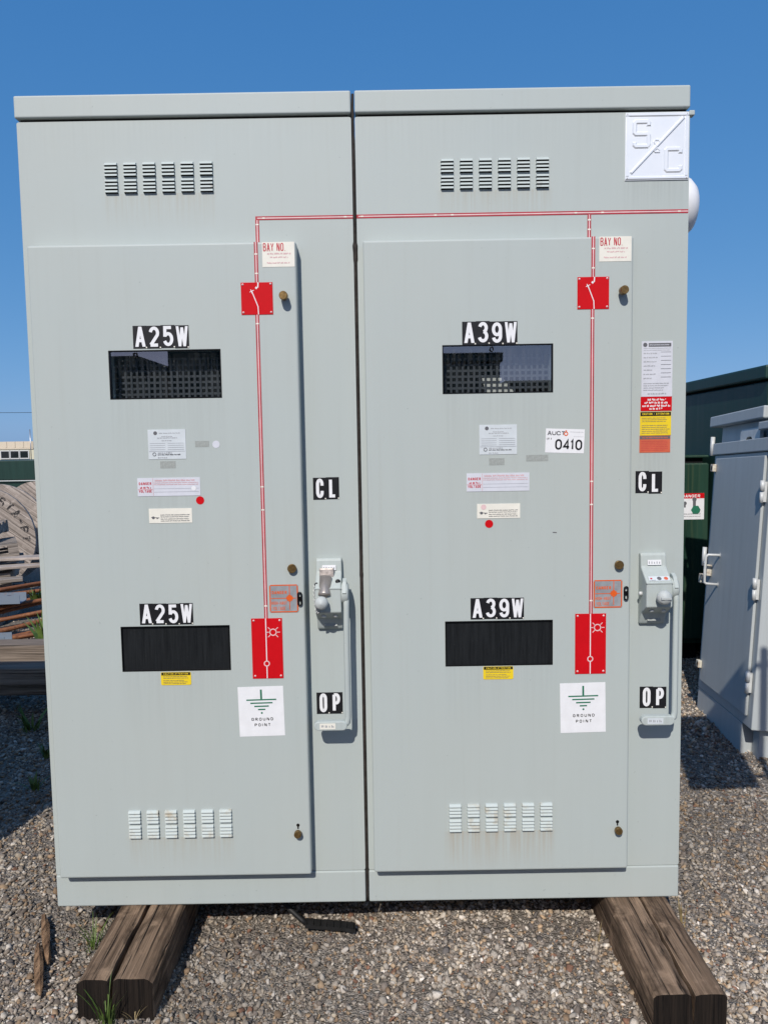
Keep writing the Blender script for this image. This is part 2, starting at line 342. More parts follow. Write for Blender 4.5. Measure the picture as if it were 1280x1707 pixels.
# ------------------------------------------------------------------ lettering made of ribbons
def arc(cx, cy, rx, ry, a0, a1, n=12):
    return [(cx+rx*math.cos(rad(a0+(a1-a0)*i/n)), cy+ry*math.sin(rad(a0+(a1-a0)*i/n))) for i in range(n+1)]
G = {
 'A': [[(0, 0), (.5, 1)], [(1, 0), (.5, 1)], [(.2, .27), (.8, .27)]],
 'B': [[(0, 0), (0, 1)], [(0, 1), (.55, 1)]+arc(.55, .77, .42, .23, 90, -90, 8)+[(0, .54)], [(.3, .54), (.55, .54)]+arc(.55, .27, .45, .27, 90, -90, 8)+[(0, 0)]],
 'C': [[(1, .66)]+arc(.5, .74, .5, .26, 0, 180, 12)+arc(.5, .26, .5, .26, 180, 360, 12)+[(1, .34)]],
 'D': [[(0, 0), (0, 1)], [(0, 1), (.45, 1)]+arc(.45, .5, .55, .5, 90, -90, 12)+[(0, 0)]],
 'E': [[(1, 1), (0, 1), (0, 0), (1, 0)], [(0, .52), (.8, .52)]],
 'G': [[(1, .68)]+arc(.5, .74, .5, .26, 0, 180, 12)+arc(.5, .26, .5, .26, 180, 360, 12)+[(1, .46), (.55, .46)]],
 'H': [[(0, 0), (0, 1)], [(1, 0), (1, 1)], [(0, .5), (1, .5)]],
 'I': [[(.5, 0), (.5, 1)]],
 'L': [[(0, 1), (0, 0), (1, 0)]],
 'N': [[(0, 0), (0, 1)], [(.06, 1), (.94, 0)], [(1, 0), (1, 1)]],
 'O': [arc(.5, .74, .5, .26, 0, 180, 12)+arc(.5, .26, .5, .26, 180, 360, 12)+[(1, .74)]],
 'P': [[(0, 0), (0, 1)], [(0, 1), (.5, 1)]+arc(.5, .74, .5, .26, 90, -90, 10)+[(0, .48)]],
 'R': [[(0, 0), (0, 1)], [(0, 1), (.5, 1)]+arc(.5, .75, .5, .25, 90, -90, 10)+[(0, .5)], [(.45, .5), (1, 0)]],
 'S': [arc(.5, .75, .5, .25, 15, 270, 14)+arc(.5, .25, .5, .25, 90, -165, 14)],
 'T': [[(0, 1), (1, 1)], [(.5, 1), (.5, 0)]],
 'U': [[(0, 1), (0, .28)]+arc(.5, .28, .5, .28, 180, 360, 12)+[(1, 1)]],
 'V': [[(0, 1), (.5, 0), (1, 1)]],
 'W': [[(0, 1), (.25, 0)], [(.5, .93), (.25, 0)], [(.5, .93), (.75, 0)], [(1, 1), (.75, 0)]],
 'Y': [[(0, 1), (.5, .45), (1, 1)], [(.5, .45), (.5, 0)]],
 '0': [arc(.5, .66, .5, .34, 0, 180, 12)+arc(.5, .34, .5, .34, 180, 360, 12)+[(1, .66)]],
 '1': [[(.18, .78), (.58, 1), (.58, 0)]],
 '2': [arc(.5, .72, .5, .28, 170, -28, 14)+[(.02, .02)], [(-.04, 0), (1, 0)]],
 '3': [arc(.48, .76, .46, .24, 165, -80, 14), arc(.48, .27, .52, .27, 80, -165, 14)],
 '4': [[(.72, 0), (.72, 1), (0, .26), (1, .26)]],
 '5': [[(.95, 1), (.08, 1), (.05, .46)], arc(.49, .32, .51, .32, 148, -160, 16)],
 '9': [arc(.5, .69, .5, .31, 0, 360, 18), [(1, .72), (1, .32)]+arc(.5, .28, .5, .28, 0, -165, 12)],
 '-': [[(.15, .45), (.85, .45)]],
 '.': [[(.35, 0), (.65, 0)]],
 '#': [[(.3, 0), (.4, 1)], [(.7, 0), (.8, 1)], [(0, .33), (1, .33)], [(0, .67), (1, .67)]],
}
def ribbon(mb, pts, hw, y, mi, T):
    P = [Vector((a, b)) for a, b in pts]
    Q = [P[0]]
    for p in P[1:]:
        if (p-Q[-1]).length > 1e-6: Q.append(p)
    P = Q; n = len(P)
    if n < 2: return
    closed = (P[0]-P[-1]).length < 1e-5
    if closed: P = P[:-1]; n -= 1
    L = []; Rr = []
    for i in range(n):
        a = P[i-1] if (closed or i > 0) else None; b = P[(i+1) % n] if (closed or i < n-1) else None
        d1 = (P[i]-a).normalized() if a is not None else None; d2 = (b-P[i]).normalized() if b is not None else None
        if d1 is None: d1 = d2
        if d2 is None: d2 = d1
        n1 = Vector((-d1.y, d1.x)); n2 = Vector((-d2.y, d2.x)); m = n1+n2
        if m.length < 1e-4: m = n1
        m.normalize(); k = hw/max(.42, m.dot(n1))
        L.append(P[i]+m*k); Rr.append(P[i]-m*k)
    vs = [T(p.x, y, p.y) for p in L]+[T(p.x, y, p.y) for p in Rr]
    rng = range(n if closed else n-1)
    mb.add(vs, [(n+i, n+(i+1) % n, (i+1) % n, i) for i in rng], mi)
def glyph(mb, ch, x, z, gw, gh, sw, y, mi, T):
    hw = sw/2
    for j, st in enumerate(G.get(ch, [])):
        if ch in '-.I1': pts = [(x+a*gw, z+hw+b*(gh-sw)) for a, b in st]
        else: pts = [(x+hw+a*(gw-sw), z+hw+b*(gh-sw)) for a, b in st]
        if len(pts) == 2 and abs(pts[0][0]-pts[1][0]) > 1e-4 and abs(pts[0][1]-pts[1][1]) > abs(pts[0][0]-pts[1][0])*.6:
            (xa, za), (xb, zb) = sorted(pts, key=lambda p: p[1]); k = hw*math.hypot(1, (xb-xa)/(zb-za)); yy = y-.00006*j   # slanted stroke with level ends
            mb.add([T(xa-k, yy, za-hw), T(xa+k, yy, za-hw), T(xb+k, yy, zb+hw), T(xb-k, yy, zb+hw)], [(0, 1, 2, 3)], mi); continue
        ribbon(mb, pts, hw, y-.00006*j, mi, T)
def text(mb, s, x, z, h, cw, sw, y, mi, T, gap=.25):
    for ch in s:
        if ch == ' ': x += cw*.75; continue
        w_ = cw*(.45 if ch in '.1I' else 1)
        glyph(mb, ch, x if ch not in '.1I' else x-cw*.05, z, w_, h, sw, y, mi, T); x += w_+cw*gap
    return x
def text_len(s, cw, gap=.25):
    return sum(cw*.75 if c == ' ' else cw*(.45 if c in '.1I' else 1)+cw*gap for c in s)-cw*gap
IDENT = lambda x, y, z: (x, y, z)

PR = .0007   # print thickness step
class Sticker:
    """thin plate with printed sheets on it; local frame centred, x right, z up, front towards -Y"""
    def __init__(s, x0, x1, z0, z1, Y, base, rot=0, th=.0012, radius=0):
        s.w, s.h = x1-x0, z1-z0; s.c = Vector(((x0+x1)/2, Y, (z0+z1)/2)); s.mb = MB(); s.mats = [base]; s.th = th; s.rot = rot
        w2, h2 = s.w/2, s.h/2
        if radius:
            prof = []
            for cx, cz, a in ((w2-radius, h2-radius, 0), (-w2+radius, h2-radius, 90), (-w2+radius, -h2+radius, 180), (w2-radius, -h2+radius, 270)):
                prof += arc(cx, cz, radius, radius, a, a+90, 4)
            s.mb.prism_y(prof, -th, 0)
        else: s.mb.box(-w2, w2, -th, 0, -h2, h2)
        s.k = 0
    def mi(s, m):
        if m not in s.mats: s.mats.append(m)
        return s.mats.index(m)
    def y(s): return -s.th-.0003-.00004*s.k
    def rect(s, a, b, c, d, m):       # fractions, from left / bottom
        s.k += 1
        s.mb.rect((a-.5)*s.w, (b-.5)*s.w, (c-.5)*s.h, (d-.5)*s.h, s.y(), s.mi(m)); return s
    def text(s, t, cx, z, h, m, wid=None, cw=.6, sw=.16, gap=.25):
        """centred text: cx, z (baseline), h as fractions; wid: total width as a fraction"""
        s.k += 1; H = h*s.h; c = cw*H
        if wid: c = wid*s.w/(text_len(t, 1.0, gap))
        L = text_len(t, c, gap)
        text(s.mb, t, (cx-.5)*s.w-L/2, (z-.5)*s.h, H, c, sw*H, s.y(), s.mi(m), IDENT, gap); return s
    def lines(s, a, b, c, d, n, m, fill=.45, ragged=.35, seed=0):
        """unreadable small print: rows of word-length dashes"""
        rg = random.Random(seed+int(a*97)+int(d*131)); s.k += 1; p = (d-c)/n
        for i in range(n):
            z = d-p*(i+.5); x = a; e = b-(b-a)*ragged*rg.random()
            while x < e:
                L = min(e-x, (b-a)*rg.uniform(.06, .2))
                lw = max(p*fill*s.h*.55/s.w, (b-a)/70); xx = x
                while xx < x+L:
                    t_ = rg.uniform(.62, 1.0); up = rg.random() < .3
                    s.mb.rect((xx-.5)*s.w, (min(xx+lw*.74, b)-.5)*s.w, (z-p*fill*(.5 if not up else t_-.5)-.5)*s.h, (z+p*fill*(t_-.5 if not up else .5)-.5)*s.h, s.y(), s.mi(m)); xx += lw
                x = xx+lw*.8
        return s
    def ring(s, cx, cz, r, sw, m, n=18):
        s.k += 1
        ribbon(s.mb, arc((cx-.5)*s.w, (cz-.5)*s.h, r, r, 0, 360, n), sw/2, s.y(), s.mi(m), IDENT); return s
    def disc(s, cx, cz, r, m, n=16):
        s.k += 1; x, z, y = (cx-.5)*s.w, (cz-.5)*s.h, s.y()
        s.mb.add([(x+r*math.cos(2*math.pi*i/n), y, z+r*math.sin(2*math.pi*i/n)) for i in range(n)], [tuple(range(n))], s.mi(m)); return s
    def line(s, pts, sw, m):
        s.k += 1
        ribbon(s.mb, [((a-.5)*s.w, (b-.5)*s.h) for a, b in pts], sw/2, s.y(), s.mi(m), IDENT); return s
    def rivet(s, a, b, r, m):
        s.mb.lathe([(r, 0), (r*.9, .0012), (0, .0018)], ((a-.5)*s.w, -s.th, (b-.5)*s.h), (0, -1, 0), 10, s.mi(m)); return s
    def build(s, name, parent, org, label=None):
        o = s.mb.build(name, s.mats, parent, label, recalc=False)
        o.location = s.c-Vector(org); o.rotation_euler = (0, s.rot, 0); return o

# ================================================================== SETTING: ground
GZ = .07
def undul(x, y):
    return .012*np.sin(x*1.9+.5)*np.cos(y*1.6+1)+.008*np.sin(x*4.3+y*3.1)+.004*np.sin(x*9.1-y*7.7)+.022*np.exp(-((x+.68)**2+(y+.42)**2)/.06)
def axis_pts(a, b, step, far):
    core = list(np.arange(a, b+1e-6, step)); lo = []; hi = []; d = step*1.6; x = a
    while x > -far: x -= d; lo.append(x); d *= 1.6
    d = step*1.6; x = b
    while x < far: x += d; hi.append(x); d *= 1.6
    return np.array(lo[::-1]+core+hi)
gx = axis_pts(-4.5, 4, .07, 900); gy = axis_pts(-1.6, 6, .07, 900)
X, Y = np.meshgrid(gx, gy); near = np.clip(1-np.hypot(X, Y-1)/14, 0, 1)
Zg = GZ-.006+undul(X, Y)*near
gm = bpy.data.meshes.new('ground'); nx, ny = len(gx), len(gy)
idx = np.arange(nx*ny).reshape(ny, nx)
F = np.stack([idx[:-1, :-1], idx[:-1, 1:], idx[1:, 1:], idx[1:, :-1]], -1).reshape(-1, 4)
gm.from_pydata(np.stack([X, Y, Zg], -1).reshape(-1, 3).tolist(), [], F.tolist())
gm.materials.append(M['ground']); gm.polygons.foreach_set('use_smooth', [True]*len(gm.polygons))
g = bpy.data.objects.new('ground', gm); C.objects.link(g); tag(g, 'brown grey gravel yard ground under and around the cabinets', None, None, 'structure')

# loose crushed stone, far too many to count
def gravel():
    rg = np.random.default_rng(3)
    phi = (1+5**.5)/2
    iv = np.array([(-1, phi, 0), (1, phi, 0), (-1, -phi, 0), (1, -phi, 0), (0, -1, phi), (0, 1, phi), (0, -1, -phi), (0, 1, -phi), (phi, 0, -1), (phi, 0, 1), (-phi, 0, -1), (-phi, 0, 1)])/1.902
    itf = np.array([(0, 11, 5), (0, 5, 1), (0, 1, 7), (0, 7, 10), (0, 10, 11), (1, 5, 9), (5, 11, 4), (11, 10, 2), (10, 7, 6), (7, 1, 8), (3, 9, 4), (3, 4, 2), (3, 2, 6), (3, 6, 8), (3, 8, 9), (4, 9, 5), (2, 4, 11), (6, 2, 10), (8, 6, 7), (9, 8, 1)])
    zones = [(-1.7, 1.6, -.75, .40, 15000, 1.0), (-2.6, -.9, .40, 2.6, 6500, 1.15), (.9, 2.5, .40, 3.4, 6500, 1.15), (-.9, .9, .40, 1.2, 1200, 1.1), (-3.4, -1.8, 2.6, 5.0, 900, 1.6)]
    px, py, ps = [], [], []
    for x0, x1, y0, y1, den, sc in zones:
        n = int((x1-x0)*(y1-y0)*den)
        px.append(rg.uniform(x0, x1, n)+rg.normal(0, .10, n)); py.append(rg.uniform(y0, y1, n)+rg.normal(0, .10, n)); ps.append(np.clip(rg.lognormal(math.log(.0052), .38, n), .0022, .0135)*sc)
    px, py, ps = map(np.concatenate, (px, py, ps))
    # patches of bare fines
    patch = np.sin(px*3.1+1.2)*np.sin(py*4.3+.4)+.6*np.sin(px*8.7+py*6.1)
    drip = np.exp(-((py-.06)/.10)**2)*(np.abs(px) < 1.0)*.38
    keep = rg.random(len(px)) < np.clip(.80+.24*patch-drip, .22, 1); px, py, ps = px[keep], py[keep], ps[keep]
    n = len(px)
    ax = rg.uniform(.65, 1.25, (n, 3)); ax[:, 2] *= .72
    jit = rg.uniform(.55, 1.38, (n, 12, 1))
    V = iv[None]*jit*ax[:, None, :]
    th = rg.uniform(0, 2*math.pi, n); ti = rg.normal(0, .35, (n, 2))
    c, s_ = np.cos(th)[:, None], np.sin(th)[:, None]
    x, y, z = V[..., 0], V[..., 1], V[..., 2]
    z = z+x*ti[:, :1]+y*ti[:, 1:]
    x, y = x*c-y*s_, x*s_+y*c
    zz = GZ-.006+undul(px, py)*np.clip(1-np.hypot(px, py-1)/14, 0, 1)+ps*rg.uniform(.05, .55, n)
    V = np.stack([px[:, None]+x*ps[:, None], py[:, None]+y*ps[:, None], zz[:, None]+z*ps[:, None]], -1).reshape(-1, 3)
    FF = (itf[None]+12*np.arange(n)[:, None, None]).reshape(-1, 3)
    me = bpy.data.meshes.new('gravel')
    me.vertices.add(len(V)); me.vertices.foreach_set('co', V.astype(np.float32).ravel())
    me.loops.add(FF.size); me.loops.foreach_set('vertex_index', FF.astype(np.int32).ravel())
    me.polygons.add(len(FF)); me.polygons.foreach_set('loop_start', np.arange(0, FF.size, 3, dtype=np.int32))
    me.update(calc_edges=True)
    pal = np.array([(.17, .15, .135), (.23, .205, .18), (.30, .275, .245), (.37, .35, .32), (.47, .45, .42), (.58, .56, .53), (.26, .19, .13), (.34, .26, .18), (.21, .12, .085), (.11, .105, .105), (.40, .36, .30), (.19, .17, .155)])
    pr = np.array([.11, .15, .17, .15, .07, .025, .08, .07, .02, .05, .09, .05]); pr = pr/pr.sum()
    col = pal[rg.choice(len(pal), n, p=pr)]*rg.uniform(.82, 1.34, (n, 1))*np.array([1.08, 1.0, .91])*np.clip(.92+.16*np.sin(px*2.3+py*1.7)+.10*np.sin(px*6.1-py*4.2), .7, 1.1)[:, None]
    A = me.attributes.new('stone', 'FLOAT_COLOR', 'POINT')
    A.data.foreach_set('color', np.repeat(np.c_[col, np.ones(n)], 12, 0).astype(np.float32).ravel())
    me.materials.append(M['stone'])
    o = bpy.data.objects.new('gravel', me); C.objects.link(o); tag(o, 'loose mixed grey and brown crushed stone gravel', None, None, 'stuff'); return n
gravel()

# ================================================================== THE TWO SWITCHGEAR CABINETS
BZ = .20
# shared louver meshes
def louver_mesh(mat):
    mb = MB(); w2 = .020
    prof = [(-.0004, .0052), (-.0045, .0040), (-.0085, -.0006), (-.0092, -.0032), (-.0080, -.0032), (-.0072, -.0006), (-.0036, .0030), (-.0004, .0040)]
    vs = [(-w2+.0018, y, z) for y, z in prof]+[(w2-.0018, y, z) for y, z in prof]; n = len(prof)
    mb.add(vs, [(i, i+n, (i+1) % n+n, (i+1) % n) for i in range(n)], 0)
    for sx in (-1, 1):
        x = sx*(w2-.0018); xe = sx*w2
        mb.add([(xe, -.0004, .0048), (xe, -.0004, -.0040), (x, -.0092, -.0032), (x, -.0085, -.0006), (x, -.0045, .0040), (x, -.0004, .0052)], [(0, 1, 2, 3, 4, 5)], 0)
    mb.rect(-w2+.001, w2-.001, -.0048, .0040, -.0006, 1)
    o = mb.build('louver', [mat, 'dark']); me = o.data; bpy.data.objects.remove(o); return me
LV, LVR = louver_mesh('louver'), louver_mesh('louver_rust')

def shell(x0, x1, z0, z1, yf, yb, holes, both=True, back_holes=()):
    """box with rectangular holes through its front sheet (and optionally its back)"""
    bm = MB()
    def sheet(y, hs, flip):
        xs = sorted({x0, x1, *[h[0] for h in hs], *[h[1] for h in hs]}); zs = sorted({z0, z1, *[h[2] for h in hs], *[h[3] for h in hs]})
        vs = [(x, y, z) for z in zs for x in xs]; n = len(xs); fs = []
        for j in range(len(zs)-1):
            for i in range(n-1):
                cx, cz = (xs[i]+xs[i+1])/2, (zs[j]+zs[j+1])/2
                if any(h[0] < cx < h[1] and h[2] < cz < h[3] for h in hs): continue
                fs.append((j*n+i, j*n+i+1, (j+1)*n+i+1, (j+1)*n+i))
        bm.add(vs, fs)
    sheet(yf, holes, False); sheet(yb, holes if both else back_holes, True)
    if both:
        for a, b, c, d in holes:
            bm.add([(a, yf, c), (b, yf, c), (b, yf, d), (a, yf, d), (a, yb, c), (b, yb, c), (b, yb, d), (a, yb, d)], [(0, 1, 5, 4), (1, 2, 6, 5), (2, 3, 7, 6), (3, 0, 4, 7)])
    allh = list(holes) if both else []
    xs = sorted({x0, x1, *[h[0] for h in holes], *[h[1] for h in holes]}) if both else [x0, x1]
    zs = sorted({z0, z1, *[h[2] for h in holes], *[h[3] for h in holes]}) if both else [z0, z1]
    for i in range(len(xs)-1):
        for z in (z0, z1): bm.add([(xs[i], yf, z), (xs[i+1], yf, z), (xs[i+1], yb, z), (xs[i], yb, z)], [(0, 1, 2, 3)])
    for j in range(len(zs)-1):
        for x in (x0, x1): bm.add([(x, yf, zs[j]), (x, yf, zs[j+1]), (x, yb, zs[j+1]), (x, yb, zs[j])], [(0, 1, 2, 3)])
    return bm
def weld(o, d=1e-5):
    bm = bmesh.new(); bm.from_mesh(o.data); bmesh.ops.remove_doubles(bm, verts=bm.verts, dist=d)
    bmesh.ops.recalc_face_normals(bm, faces=bm.faces); bm.to_mesh(o.data); bm.free()

DEPTH = 1.15; DT = .047
def letter_tile(ch, x0, x1, z0, z1, Y, parent, org, k=0, thin=False):
    s = Sticker(x0, x1, z0, z1, Y, 'black', th=.0008)
    s.k = 1; gw = s.w*(.74 if ch not in 'WCLOP' else .86 if ch == 'W' else .58); gh = s.h*.88
    glyph(s.mb, ch, -gw/2+s.w*.02, -gh/2+s.h*.02, gw, gh, s.h*(.140 if ch != 'W' else .118), s.y(), s.mi('white'), IDENT)
    s.rect(.90, .99, .015, .075, 'cream')
    return s.build('letter_tile', parent, org)
def tiles(word, x0, x1, z0, z1, Y, parent, org):
    n = len(word); w_ = (x1-x0)/n
    for i, ch in enumerate(word):
        j = random.uniform(-.0012, .0012)
        letter_tile(ch, x0+w_*i, x0+w_*(i+1), z0+j, z1+j, Y-.00012*i, parent, org)

def mimic(pts, Y, parent, org, ticks=()):
    """stuck-on diagram line: red tape with a pale core, drawn along straight runs"""
    mb = MB(); hw = .0055
    for k, ((xa, za), (xb, zb)) in enumerate(zip(pts[:-1], pts[1:])):
        ve = abs(xb-xa) < abs(zb-za); a0, a1 = (min(za, zb), max(za, zb)) if ve else (min(xa, xb), max(xa, xb)); c = (xa+xb)/2 if ve else (za+zb)/2
        a0 -= hw*(1 if k and ve else 0)*0; t = .0008+.0001*k
        if ve: mb.box(c-hw, c+hw, Y-t, Y, a0, a1, 0); mb.rect(c-.0016, c+.0016, a0, a1, Y-t-.0003, 1)
        else: mb.box(a0-(hw if k == 0 else 0), a1, Y-t, Y, c-hw, c+hw, 0); mb.rect(a0, a1, c-.0016, c+.0016, Y-t-.0003, 1)
    for x, z in ticks: mb.box(x-.004, x+.004, Y-.0016, Y, z-.0020, z+.0020, 2)
    return mb.build('mimic_line', ['red2', 'pink', 'cream'], parent, org=None or (0, 0, 0))

def knob(mb, x, y, z, r, L, mi=0):
    mb.lathe([(0, 0), (r*.55, 0), (r*.55, L*.35), (r, L*.36), (r*1.02, L*.5), (r*1.0, L*.92), (r*.9, L), (0, L)], (x, y, z), (0, -1, 0), 20, mi); mb.sm = [False]*len(mb.sm)

def build_bay(x0, x1, ox, word, label, P):
    """x0,x1 body sides; ox shift of the bay's features from the right-hand bay's positions; P: measured positions"""
    org = Vector(((x0+x1)/2, DEPTH/2, BZ))
    root = thing('switchgear_cabinet', label, 'electrical cabinet', org, group='bolted switchgear cabinets standing side by side')
    def part(mb, name, mats, parent=root, lab=None, **k):
        o = mb.build(name, mats, parent, lab, **k)
        o.location = (Vector((0, 0, 0)) if parent is not root else -org); return o
    z0, z1 = .306, 2.637
    wx0, wx1 = P['win'][0], P['win'][1]
    # plinth, body, roof cap
    part(MB().box(x0, x1, -.003, DEPTH, BZ, .304), 'plinth', 'paint', bevel=.004)
    bh = [(wx0-.02, wx1+.02, 1.79, 1.98)]
    b = shell(x0, x1, z0, z1, 0, DEPTH, bh, False)
    body = part(b, 'body', 'paint_body'); weld(body)
    bv = body.modifiers.new('bevel', 'BEVEL'); bv.width = .006; bv.segments = 3; bv.limit_method = 'ANGLE'
    cp = MB(); cx0, cx1 = x0-(.002 if ox else 0), x1-(.002 if not ox else 0)
    cp.prism_x([(-.010, 2.645), (-.010, 2.709), (.02, 2.713), (DEPTH/2, 2.728), (DEPTH+.01, 2.71), (DEPTH+.01, 2.645)], cx0, cx1)
    part(cp, 'roof_cap', 'paint', bevel=.005, seg=3)
    part(MB().box(x0+.01, x1-.01, .006, DEPTH-.006, 2.632, 2.650), 'roof_gasket', 'seal')
    # louvers of the upper vent
    row = [0, .0104, .0208, .0312, .0476, .0580, .0684, .0788]
    for i in range(6):
        for r in row: put(LV, 'louver', Vector((P['lv'][0]+.020+.0568*i, 0, P['lv'][1]-r)), body)
    # ---- door
    dx0, dx1, dz0, dz1 = P['door']
    yb = -.0015; yf = -DT
    holes = [(wx0, wx1, 1.815, 1.957), (wx0, wx1, .983, 1.1215)]
    door = part(shell(dx0, dx1, dz0, dz1, yf, yb, holes), 'door', 'paint_door'); weld(door)
    bv = door.modifiers.new('bevel', 'BEVEL'); bv.width = .0065; bv.segments = 3; bv.limit_method = 'WEIGHT'
    me = door.data; at_ = me.attributes.new('bevel_weight_edge', 'FLOAT', 'EDGE')
    outer = [abs(v.co.x-dx0) < 1e-4 or abs(v.co.x-dx1) < 1e-4 or abs(v.co.z-dz0) < 1e-4 or abs(v.co.z-dz1) < 1e-4 for v in me.vertices]
    nf = {}
    for p_ in me.polygons:
        for ek in p_.edge_keys: nf.setdefault(ek, []).append(p_.normal)
    at_.data.foreach_set('value', [1.0 if outer[e.vertices[0]] and outer[e.vertices[1]] and len(nf[e.key]) == 2 and nf[e.key][0].dot(nf[e.key][1]) < .5 else 0.0 for e in me.edges])
    o0 = (0, 0, 0)
    for i in range(6):
        for r in row: put(LVR, 'louver', Vector((P['lv2'][0]+.020+.0568*i, yf, P['lv2'][1]-r)), door)
    # upper window: gasket frame, pane, mesh screen behind it
    def gasket(a, b_, c, d):
        g_ = MB(); t = .0018
        for q in ((a-.0012, b_+.0012, d-t, d+.0012), (a-.0012, b_+.0012, c-.0012, c+t), (a-.0012, a+t, c+t, d-t), (b_-t, b_+.0012, c+t, d-t)): g_.box(q[0], q[1], yf-.0012, yf+.0002, q[2], q[3])
        for q in ((a, b_, d-t, d), (a, b_, c, c+t), (a, a+t, c+t, d-t), (b_-t, b_, c+t, d-t)): g_.box(q[0], q[1], yf+.0004, yf+.016, q[2], q[3])
        return g_
    for (a, b_, c, d) in holes: part(gasket(a+.0002, b_-.0002, c+.0002, d-.0002), 'window_frame', 'blacksteel', door)
    a, b_, c, d = holes[0]
    part(MB().box(a+.0005, b_-.0005, yf+.0060, yf+.0085, c+.0005, d-.0005), 'window_pane', 'glass', door)
    ms = MB(); pt = .0176; bw = .0068
    ys = .012
    nx_ = int((b_-a+.1)/pt)+1
    sx0 = a-.05+P['mesh'][0]
    for i in range(nx_): ms.box(sx0+i*pt, sx0+i*pt+bw, ys, ys+.002, c-.06, d-.022)
    for j in range(14):
        zz = c-.06+j*pt+P['mesh'][1]
        if zz < d-.022: ms.box(sx0, sx0+(nx_-1)*pt+bw, ys+.0022, ys+.0042, zz, zz+bw)
    part(ms, 'mesh_screen', 'mesh', root)
    ey = MB(); xe = P['eye']; ey.tube([(xe+.0048*math.cos(t_), yf+.0015, 1.9445+.0068*math.sin(t_)) for t_ in np.linspace(0, 2*math.pi, 17)], .0016, 6)
    part(ey, 'hook_eye', 'blacksteel', door)
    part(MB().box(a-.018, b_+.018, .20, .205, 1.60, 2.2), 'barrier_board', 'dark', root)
    if P['rear']: part(MB().prism_y([(.395, 1.802), (.484, 1.802), (.470, 1.832), (.440, 1.866), (.378, 1.866)], .0164, .024), 'insulator', 'cream', root)
    # lower window: black sheet
    a, b_, c, d = holes[1]
    part(MB().box(a+.0005, b_-.0005, yf+.0050, yf+.012, c+.0005, d-.0005), 'window_pane', 'blackpanel', door, 'black opaque lower window')
    # knobs
    for nm, (x, z), r, L in (('door_knob', P['k'], .0125, .034), ('door_knob', P['m'], .0135, .014), ('door_knob', P['b'], .0115, .020)):
        mb = MB(); knob(mb, x, yf, z, r, L); part(mb, nm, 'brass', door)
    mb = MB(); x, z = P['b']; mb.prism_y(arc(x, z+.023, .0052, .0052, 0, 360, 14)[:-1], yf-.0006, yf); mb.box(x-.0022, x+.0022, yf-.0007, yf, z+.011, z+.021)
    part(mb, 'keyhole', 'blacksteel', door)
    # hook / hasp beside the danger plate
    x, z = P['hook']; mb = MB()
    lp = [(x+.0052*math.cos(t_), yf-.006, z+(.0145 if math.sin(t_) > 0 else -.0145)+.0052*math.sin(t_)) for t_ in np.linspace(0, 2*math.pi, 21)]
    mb.tube(lp, .0026, 8); mb.box(x-.004, x+.004, yf-.005, yf, z-.006, z+.006)
    part(mb, 'hasp', 'blacksteel', door)
    # door diagram lines and red plates
    rx = P['rx']
    mimic([(rx, 2.267), (rx, 2.150)], yf, door, o0, [(rx, 2.232), (rx, 2.176)])
    mimic([(rx-.0015, 2.057), (rx-.0015, 1.140)], yf, door, o0, [(rx-.0015, 2.030), (rx-.0015, 1.545), (rx-.0015, 1.475), (rx-.0015, 1.180)])
    x_, z_ = P['sq']
    s = Sticker(x_, x_+.0935, z_, z_+.0935, yf, 'red', th=.0015)
    lx = (rx-x_)/.0935
    s.line([(lx+.04, 1), (lx+.03, .84)], .0035, 'white').disc(lx-.02, .83, .0042, 'white', 4)
    s.line([(lx-.17, .74), (lx+.02, .25), (lx+.03, 0)], .0026, 'white').line([(lx-.23, .70), (lx-.10, .76)], .002, 'white').line([(lx-.20, .78), (lx-.14, .64)], .002, 'white')
    for q in ((.06, .94), (.94, .95), (.06, .07), (.94, .07)): s.rivet(q[0], q[1], .0032, 'pink')
    s.build('mimic_plate', door, o0)
    x_, z_ = P['rr']
    s = Sticker(x_, x_+.0945, z_, z_+.188, yf, 'red', th=.0015); lx = (rx-.003-x_)/.0945
    s.line([(lx, 1), (lx, .295)], .0028, 'white').line([(lx, .205), (lx, 0)], .0028, 'white').ring(lx, .25, .0078, .0032, 'pink')
    sx, sz = lx+.23, .77
    s.ring(sx, sz, .0098, .003, 'pink')
    for ang in range(0, 360, 45):
        if ang in (90, 270): continue
        ca, sa = math.cos(rad(ang)), math.sin(rad(ang)); r0 = .0125; r1 = .0215
        s.line([(sx+ca*r0/s.w, sz+sa*r0/s.h), (sx+ca*r1/s.w, sz+sa*r1/s.h)], .0024, 'pink')
    for q in ((.08, .965), (.92, .965), (.08, .045), (.92, .045)): s.rivet(q[0], q[1], .0032, 'pink')
    s.build('mimic_plate', door, o0, 'tall red plate with lamp and circle symbols')
    # bay number card
    x_, z_ = P['bay']
    s = Sticker(x_, x_+.095, z_, z_+.072, yf, 'cream', th=.0008)
    s.text('BAY NO.', .38, .63, .33, 'redprint', .70, sw=.11, gap=.20)
    s.lines(.16, .88, .48, .58, 1, 'softred', .7, .1).lines(.24, .80, .34, .43, 1, 'softred', .7, .1).lines(.14, .88, .12, .21, 1, 'softred', .7, .1)
    s.build('bay_number_card', door, o0)
    # number tiles
    tiles(word, *P['A'], yf, door, o0); tiles(word, *P['B'], yf, door, o0)
    # nameplate
    x_, z_ = P['np']
    s = Sticker(x_, x_+.113, z_, z_+.089, yf, 'silver')
    s.disc(.20, .88, .0058, 'print', 14).lines(.30, .86, .85, .90, 1, 'print_soft', .7, 0).lines(.36, .66, .74, .79, 1, 'print_soft', .7, 0).lines(.25, .78, .69, .74, 1, 'print_soft', .7, 0).lines(.37, .64, .60, .65, 1, 'print_soft', .7, 0)
